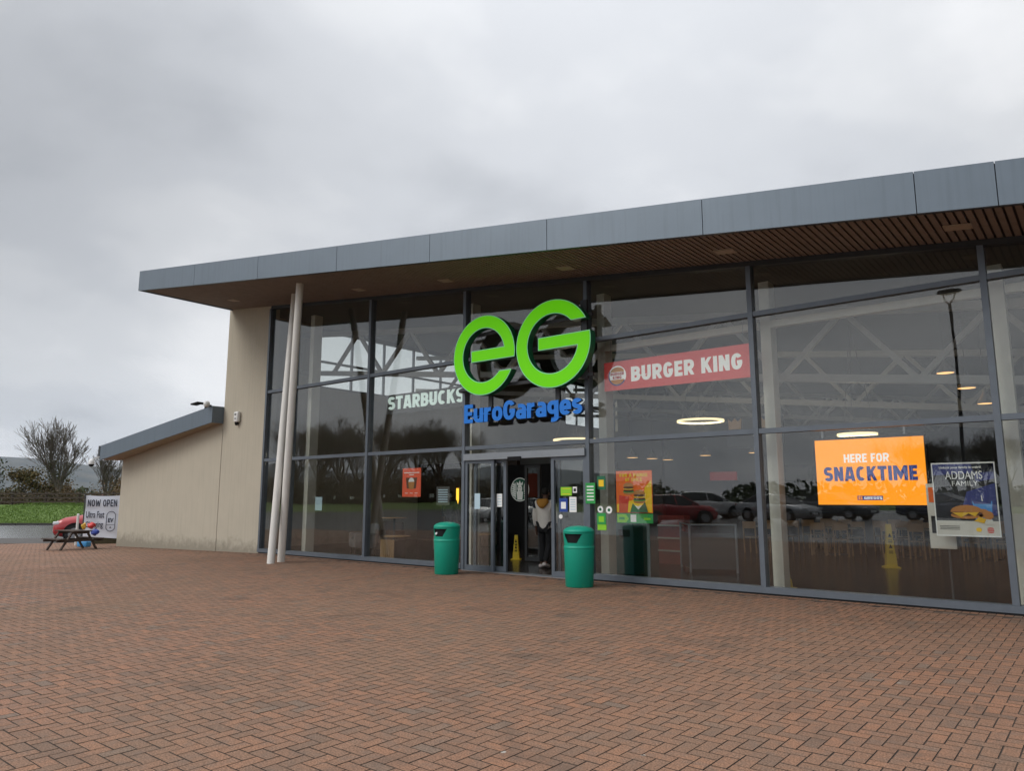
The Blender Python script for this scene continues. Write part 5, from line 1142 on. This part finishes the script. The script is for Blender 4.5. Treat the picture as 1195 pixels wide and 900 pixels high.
# lounge corner on the left
M['sofa'] = mat("brown leather", (0.12, 0.075, 0.050), .55, noise_amt=.4, nscale=3); M['sofa2'] = mat("grey fabric", (0.17, 0.165, 0.16), .85, noise_amt=.3, nscale=4)
def armchair(label, m, loc, rz, w=.75):
    t = thing("armchair", label, "armchair", (0, 0, 0), "low lounge seats by the left windows")
    MB().rbox((0, 0.02, .28), (w, .66, .26), .05).build("seat", m, t); MB().rbox((0, -.33, .52), (w, .18, .62), .07, rx=R(8)).build("backrest", m, t)
    for s_ in (-1, 1):
        MB().rbox((s_ * (w / 2 + .05), 0, .36), (.13, .68, .42), .05).build("armrest", m, t)
        for q in (-1, 1): MB().tube((s_ * (w / 2), q * .28, 0), (s_ * (w / 2), q * .28, .16), .02, n=8).build("leg", M['wooddark'], t)
    t.location = loc; t.rotation_euler = (0, 0, rz); return t
armchair("brown leather armchair nearest the left bin, behind the glass", M['sofa'], (-13.3, 1.9, 0), R(160)); armchair("grey fabric armchair between the slatted crate and the brown chair", M['sofa2'], (-14.5, 3.0, 0), R(200)); armchair("wide brown two-seat sofa deep inside the left corner", M['sofa'], (-15.6, 4.9, 0), R(180), 1.4); armchair("grey fabric armchair beside the cream column in the left corner", M['sofa2'], (-17.2, 2.0, 0), R(150)); armchair("brown armchair left of the tall round table", M['sofa'], (-18.0, 3.6, 0), R(190))
def round_table(label, loc, h):
    t = thing("round_table", label, "table", loc, "round wooden lounge tables"); c = Vector(loc)
    mb = MB(); mb.lathe(c, [(.001, h - .03), (.36, h - .03), (.37, h - .015), (.36, h), (.001, h)], 28); mb.build("table_top", M['wood'], t); MB().tube(c, c + Z * (h - .03), .03, n=10).build("leg", M['dkgrey'], t); return t
round_table("tall round beech table in the left corner of the lounge", (-16.3, 2.4, 0), 1.02); round_table("low round table beside the grey armchair", (-15.4, 1.7, 0), .55); round_table("low round table in front of the brown leather armchair", (-13.7, 3.2, 0), .60)
t = thing("slatted_crate", "light wooden slatted crate standing on the floor behind the glass left of the bins", "crate", (-15.35, .75, 0))
mb = MB()
for k in range(7): mb.box(-14.75 + k * .075, -14.75 + k * .075 + .058, .55, .575, .02, .52)
mb.build("slatted_front", M['wood'], t); MB().box(-14.75, -14.24, .578, .95, .03, .50).build("box", M['wooddark'], t)
# counter strip lights, far counter, signs
mb = MB(); mb.box(-19.3, -19.2, 8.15, 8.19, 1.35, 1.95); M['amb'] = M['amber']; tag(mb.build("strip_light", M['amber']), "left one of two upright amber strip lights beside the red drinks poster", "light")
mb = MB(); mb.box(-18.85, -18.75, 8.15, 8.19, 1.35, 1.95); tag(mb.build("strip_light", M['amber']), "right one of two upright amber strip lights beside the red drinks poster", "light")
t = thing("coffee_kiosk", "dark kiosk wall with a round green and white emblem behind the doors", "kiosk", (-14.4, 6.2, 0))
MB().box(-15.5, -13.25, 6.0, 6.3, 0, 2.62).build("wall", M['black'], t)
mb = MB(); o = (-14.5, 5.995, 1.84); mb.disc((0, 0), .37, o, X, Z, 32, mi=0)
mb.curve2d([arc(.37, 0, 359, 40), arc(.345, 0, 359, 40)], (-14.5, 5.990, 1.84), X, Z, mi_face=1, mi_side=1)
for s_ in (-1, 1):
    for k in range(4):
        a0 = 200 + k * 9; L_ = [(s_ * (.17 + k * .042) + .016 * math.cos(R(a)) + s_ * .02 * math.sin(j * .9), -.27 + j * .06) for j, a in enumerate(range(0, 9))]
        pts_ = [(x_, z_) for (x_, z_) in L_ if x_ * x_ + z_ * z_ < .115]; 
        if len(pts_) > 1: mb.curve2d([[(x_ - .011, z_) for x_, z_ in pts_] + [(x_ + .011, z_) for x_, z_ in pts_[::-1]]], (-14.5, 5.988, 1.84), X, Z, mi_face=1, mi_side=1)
mb.poly(ell(0, .03, .095, .13), (-14.5, 5.986, 1.84), X, Z, mi=1); mb.poly([(-.11, .14), (-.13, .25), (-.05, .19), (0, .29), (.05, .19), (.13, .25), (.11, .14)], (-14.5, 5.985, 1.84), X, Z, mi=1); mb.poly([(-.10, -.32), (.10, -.32), (.13, -.06), (-.13, -.06)], (-14.5, 5.987, 1.84), X, Z, mi=1)
for (x_, z_, rx_, rz_) in ((-.035, .05, .018, .008), (.035, .05, .018, .008), (0, -.03, .022, .008)): mb.poly(ell(x_, z_, rx_, rz_), (-14.5, 5.983, 1.84), X, Z, mi=0)
for s_ in (-1, 1):
    for k in range(6): zc_ = .16 - k * .066; xa_ = math.sqrt(max(.335 ** 2 - zc_ ** 2, 0)); mb.poly([(s_ * .17, zc_ - .05), (s_ * xa_, zc_), (s_ * xa_, zc_ + .03), (s_ * .17, zc_ - .015)][::s_], (-14.5, 5.984, 1.84), X, Z, mi=1)
mb.build("emblem", [mat("dark green emblem", (0.0, 0.07, 0.035), .5, emit=(0, .1, .05), estr=.1), mat("glowing white emblem print", (0.7, 0.7, 0.68), .5, emit=(.7, .75, .7), estr=.16)], t)  # both emblem colours have a faint glow put into the print
t = thing("serving_counter", "far serving counter with a dark front and red sign above it", "counter", (-9, 15, 0))
MB().box(-12.5, -4, 14.6, 15.3, 0, 1.05).build("front", M['intimber'], t); MB().box(-12.6, -3.9, 14.55, 15.35, 1.052, 1.10).build("worktop", M['dkgrey'], t)
MB().box(-12.6, -11.5, 15.9, 16, 2.28, 2.62).build("fascia_sign", mat("lit red counter sign", (.22, .015, .015), .5, emit=(.7, .03, .03), estr=.12), t)
MB().box(-9.6, -4.6, 15.9, 16, 2.2, 2.8).build("menu_panel", M['black'], t)
t = thing("wall_panel", "dark square wall panel with small pale figures high behind the red banner's lower edge", "panel", (-9.2, 9, 3.4)); MB().box(-8.9, -7.2, 9.0, 9.05, 3.05, 3.95).build("board", mat("slate blue board", (.035, .045, .065), .6), t)
mb = MB()
for (x_, z_) in ((-8.1, 3.5), (-7.95, 3.5), (-8.03, 3.62), (-8.1, 3.38), (-7.95, 3.38)): mb.box(x_, x_ + .07, 8.99, 8.995, z_, z_ + .09)
mb.build("print", M['whitep'], t)
for s_, x_ in (("left", -8.0), ("right", -7.1)):
    mb = MB(); mb.poly([(0, 0), (.34, 0), (.36, .30), (.26, .20), (.17, .30), (.08, .20), (-.02, .30)], (x_, 7.0, 3.42), X, Z, depth=.02); tag(mb.build("paper_crown", M['wood']), "%s one of two gold card crowns hung below the red banner" % s_, "decoration")
# queue barrier and bin inside
t = thing("queue_barrier", "chrome queue barrier with grey infill panels inside the window right of the burger poster", "barrier", (-7, 2.5, 0))
BP = [(-7.55, 2.6), (-6.75, 1.35), (-6.05, 2.0)]
BP = [(-7.9, 3.7), (-7.15, 2.6), (-6.3, 3.05)]
for (x_, y_) in BP: MB().tube((x_, y_, 0), (x_, y_, 1.02), .028, n=12).build("post", M['silver'], t)
for a_, b_ in zip(BP[:-1], BP[1:]):
    MB().tube((*a_, 1.0), (*b_, 1.0), .02, n=8).build("rail", M['silver'], t)
    mb = MB(); q0, q1 = Vector((*a_, 0)), Vector((*b_, 0)); mb.bar(q0 + Z * .45, q1 + Z * .45, .012, .75); mb.build("infill_panel", mat("smoked panel", (.05, .05, .05), .3), t)
t = thing("door_stand", "pair of thin chrome door bars inside the window under the burger poster", "barrier", (-7.2, 1.2, 0))
for (x_, y_) in ((-7.25, .95), (-7.0, .55)): MB().tube((x_, y_, 0), (x_, y_, 1.15), .018, n=10).build("post", M['silver'], t)
MB().tube((-7.25, .95, 1.14), (-7.0, .55, 1.14), .016, n=8).build("rail", M['silver'], t)
t = thing("waste_cabinet", "dark teal cabinet just inside the window behind the cream column", "cabinet", (-7.9, 1.5, 0)); MB().rbox((-7.95, 1.45, .55), (.42, .42, 1.08), .02).build("cabinet_body", mat("dark teal laminate", (.01, .05, .05), .4), t); MB().box(-8.08, -7.82, 1.225, 1.237, .78, .92).build("flap", M['black'], t)
t = thing("display_rack", "red snack rack glimpsed behind the chrome door bars", "rack", (-8.4, 3.6, 0)); MB().box(-8.75, -8.05, 4.2, 4.5, 0, 1.15).build("frame", mat("dull red rack", (.28, .05, .035), .6, noise_amt=.5, nscale=8), t)
for z in (.3, .6, .9): MB().box(-8.73, -8.07, 4.12, 4.2, z, z + .03).build("shelf", M['cream'], t)
MB().box(-21.3, -17.9, 12.2, 12.95, 0, 1.1)

# ------------------------------------------------------------------ people
M['skin'] = mat("brown skin", (0.12, 0.060, 0.038), .55); M['jkt'] = mat("cream jacket cloth", (0.85, 0.81, 0.75), .9, noise_amt=.2, nscale=9, bump=.25, bscale=25); M['ochre'] = mat("ochre hood cloth", (0.58, 0.28, 0.05), .9, noise_amt=.3, nscale=9); M['navyc'] = mat("navy cloth", (0.022, 0.026, 0.045), .9); M['blk'] = mat("black trouser cloth", (0.012, 0.012, 0.014), .9); M['shoe'] = mat("pale trainer", (0.55, 0.48, 0.46), .7); M['hair'] = mat("black hair", (0.010, 0.009, 0.008), .8)
def skin_mesh(name, verts, edges, radii, m, parent, sub=2):
    me = bpy.data.meshes.new("tmp"); me.from_pydata([Vector(v) for v in verts], edges, []); o = bpy.data.objects.new("tmp", me); COL.objects.link(o)
    sm = o.modifiers.new("s", 'SKIN'); sm.use_smooth_shade = True; sub_ = o.modifiers.new("u", 'SUBSURF'); sub_.levels = sub; sub_.render_levels = sub
    for i, r in enumerate(radii):
        sv = me.skin_vertices[0].data[i]; sv.radius = (r, r) if not isinstance(r, tuple) else r; sv.use_root = (i == 0)
    dg = bpy.context.evaluated_depsgraph_get(); nm = bpy.data.meshes.new_from_object(o.evaluated_get(dg)); bpy.data.objects.remove(o); bpy.data.meshes.remove(me)
    nm.materials.clear(); nm.materials.append(m); nm.name = name; q = bpy.data.objects.new(name, nm); COL.objects.link(q); q.parent = parent
    for f_ in nm.polygons: f_.use_smooth = True
    return q
def person(label, loc, rz, coat, hood, sleeve, trousers, stride=.16, skin=None):
    t = thing("person", label, "person", (0, 0, 0)); skin = skin or M['skin']
    # facing +y; z up; left side is -x
    hip = (0, 0, .95); ls = (-.20, -.01, 1.45); rs = (.20, -.01, 1.45)
    LA = [ls, (-.25, -.03, 1.16), (-.26, .03, .92), (-.262, .045, .83)]; RA = [rs, (.25, .05, 1.17), (.24, .18, 1.0), (.235, .23, .92)]
    LL = [(-.09, 0, .92), (-.10, stride * .35, .50), (-.10, stride * .0 - .02, .09)]; RL = [(.09, 0, .92), (.10, -stride * .2, .50), (.10, -stride * 1.5, .13)]
    V = [hip, (0, -.01, 1.15), (0, -.01, 1.36), (0, -.005, 1.50), (0, .01, 1.57), (0, .02, 1.66), (0, .02, 1.755)]; Rr = [.13, .125, .14, .075, .055, (.075, .095), (.055, .07)]; E_ = [(i, i + 1) for i in range(6)]
    def chain(root, pts, rads):
        prev = root
        for p_, r_ in zip(pts, rads): V.append(p_); Rr.append(r_); E_.append((prev, len(V) - 1)); prev = len(V) - 1
        return prev
    la = chain(2, LA, (.062, .048, .032, .03)); ra = chain(2, RA, (.062, .048, .032, .03))
    for hand, s_, base in ((la, -1, LA[-1]), (ra, 1, RA[-1])):
        b_ = Vector(base)
        for k in range(4):
            off = Vector((0, (k - 1.5) * .019, -.055)); ln = (.06, .07, .066, .052)[k]
            chain(hand, [b_ + off, b_ + off + Vector((-s_ * .008, .006, -ln * .55)), b_ + off + Vector((-s_ * .022, .012, -ln))], (.0095, .009, .0075))
        chain(hand, [b_ + Vector((-s_ * .012, .035, -.02)), b_ + Vector((-s_ * .018, .052, -.05)), b_ + Vector((-s_ * .02, .052, -.075))], (.011, .010, .008))
    chain(0, LL + [(-.10, LL[-1][1] + .14, .045)], (.082, .058, .042, .038)); chain(0, RL + [(.10, RL[-1][1] + .13, .04)], (.082, .058, .042, .038))
    body = skin_mesh("body", V, E_, Rr, skin, t)
    mb = MB()
    for s_ in (-1, 1): mb.rbox((s_ * .085, .02, 1.665), (.02, .04, .06), .008)
    mb.rbox((0, .125, 1.65), (.028, .04, .045), .012); mb.build("face_features", skin, t)
    mb = MB()
    for s_ in (-1, 1): mb.rbox((s_ * .033, .115, 1.685), (.026, .012, .012), .004)
    mb.rbox((0, .113, 1.605), (.045, .012, .010), .003); mb.build("eyes_and_mouth", M['black'], t)
    skin_mesh("hair", [(0, -.035, 1.63), (0, -.012, 1.70), (0, -.005, 1.755), (0, .01, 1.79)], [(0, 1), (1, 2), (2, 3)], [(.066, .06), (.086, .088), (.084, .092), (.05, .06)], M['hair'], t)
    # clothes
    skin_mesh("trousers", [hip, LL[0], LL[1], (LL[2][0], LL[2][1], .11), RL[0], RL[1], (RL[2][0], RL[2][1], .15)], [(0, 1), (1, 2), (2, 3), (0, 4), (4, 5), (5, 6)], [.145, .105, .078, .066, .105, .078, .066], trousers, t)
    jv = [(0, 0, .80), (0, -.01, 1.0), (0, -.015, 1.2), (0, -.015, 1.38), (0, -.01, 1.50), LA[0], LA[1], LA[2], RA[0], RA[1], RA[2]]
    skin_mesh("jacket", jv, [(0, 1), (1, 2), (2, 3), (3, 4), (3, 5), (5, 6), (6, 7), (3, 8), (8, 9), (9, 10)], [(.20, .155), (.205, .16), (.20, .16), (.195, .155), .10, .095, .078, .06, .095, .078, .06], coat, t)
    if hood:
        skin_mesh("hood", [(-.12, -.10, 1.52), (-.09, -.165, 1.49), (0, -.205, 1.44), (.09, -.165, 1.49), (.12, -.10, 1.52), (0, -.215, 1.33)], [(0, 1), (1, 2), (2, 3), (3, 4), (2, 5)], [.055, .075, .095, .075, .055, .055], hood, t)
        skin_mesh("shoulder_patch", [(-.17, -.015, 1.46), (-.205, -.015, 1.43), (-.235, -.025, 1.27)], [(0, 1), (1, 2)], [.088, .104, .089], sleeve, t)
    for L_ in (LL, RL):
        zz_ = .045 if L_ is LL else .075
        MB().rbox((L_[-1][0], L_[-1][1] + .06, zz_), (.10, .28, .085), .035, rx=0 if L_ is LL else R(-16)).build("shoe", M['shoe'], t)
    t.location = loc; t.rotation_euler = (0, 0, rz); return t
person("person in a cream jacket with an ochre hood walking in through the doors", (-10.17, 1.50, 0.0), R(10), M['jkt'], M['ochre'], M['navyc'], M['blk'])
person("person in dark blue clothes standing far inside, left of the person in black", (-18.4, 6.9, 0), R(20), M['navyc'], None, None, M['blk'], .02)
person("person in black standing far inside behind the left green bin", (-17.5, 6.6, 0), R(-30), M['blk'], None, None, M['blk'], .02)

# ------------------------------------------------------------------ air
hz = MB().box(-6800, 6800, -6800, 6800, -1.5, 420)
hzo = tag(hz.build("haze", bpy.data.materials.new("moist air")), kind="stuff"); hm = hzo.data.materials[0]; hm.use_nodes = True; ht = hm.node_tree; ht.nodes.clear()
pv = N(ht, "ShaderNodeVolumePrincipled"); pv.inputs["Color"].default_value = (0.70, 0.81, 1.0, 1); pv.inputs["Density"].default_value = 0.00006; pv.inputs["Anisotropy"].default_value = 0.2
ho = N(ht, "ShaderNodeOutputMaterial"); ht.links.new(pv.outputs[0], ho.inputs["Volume"])
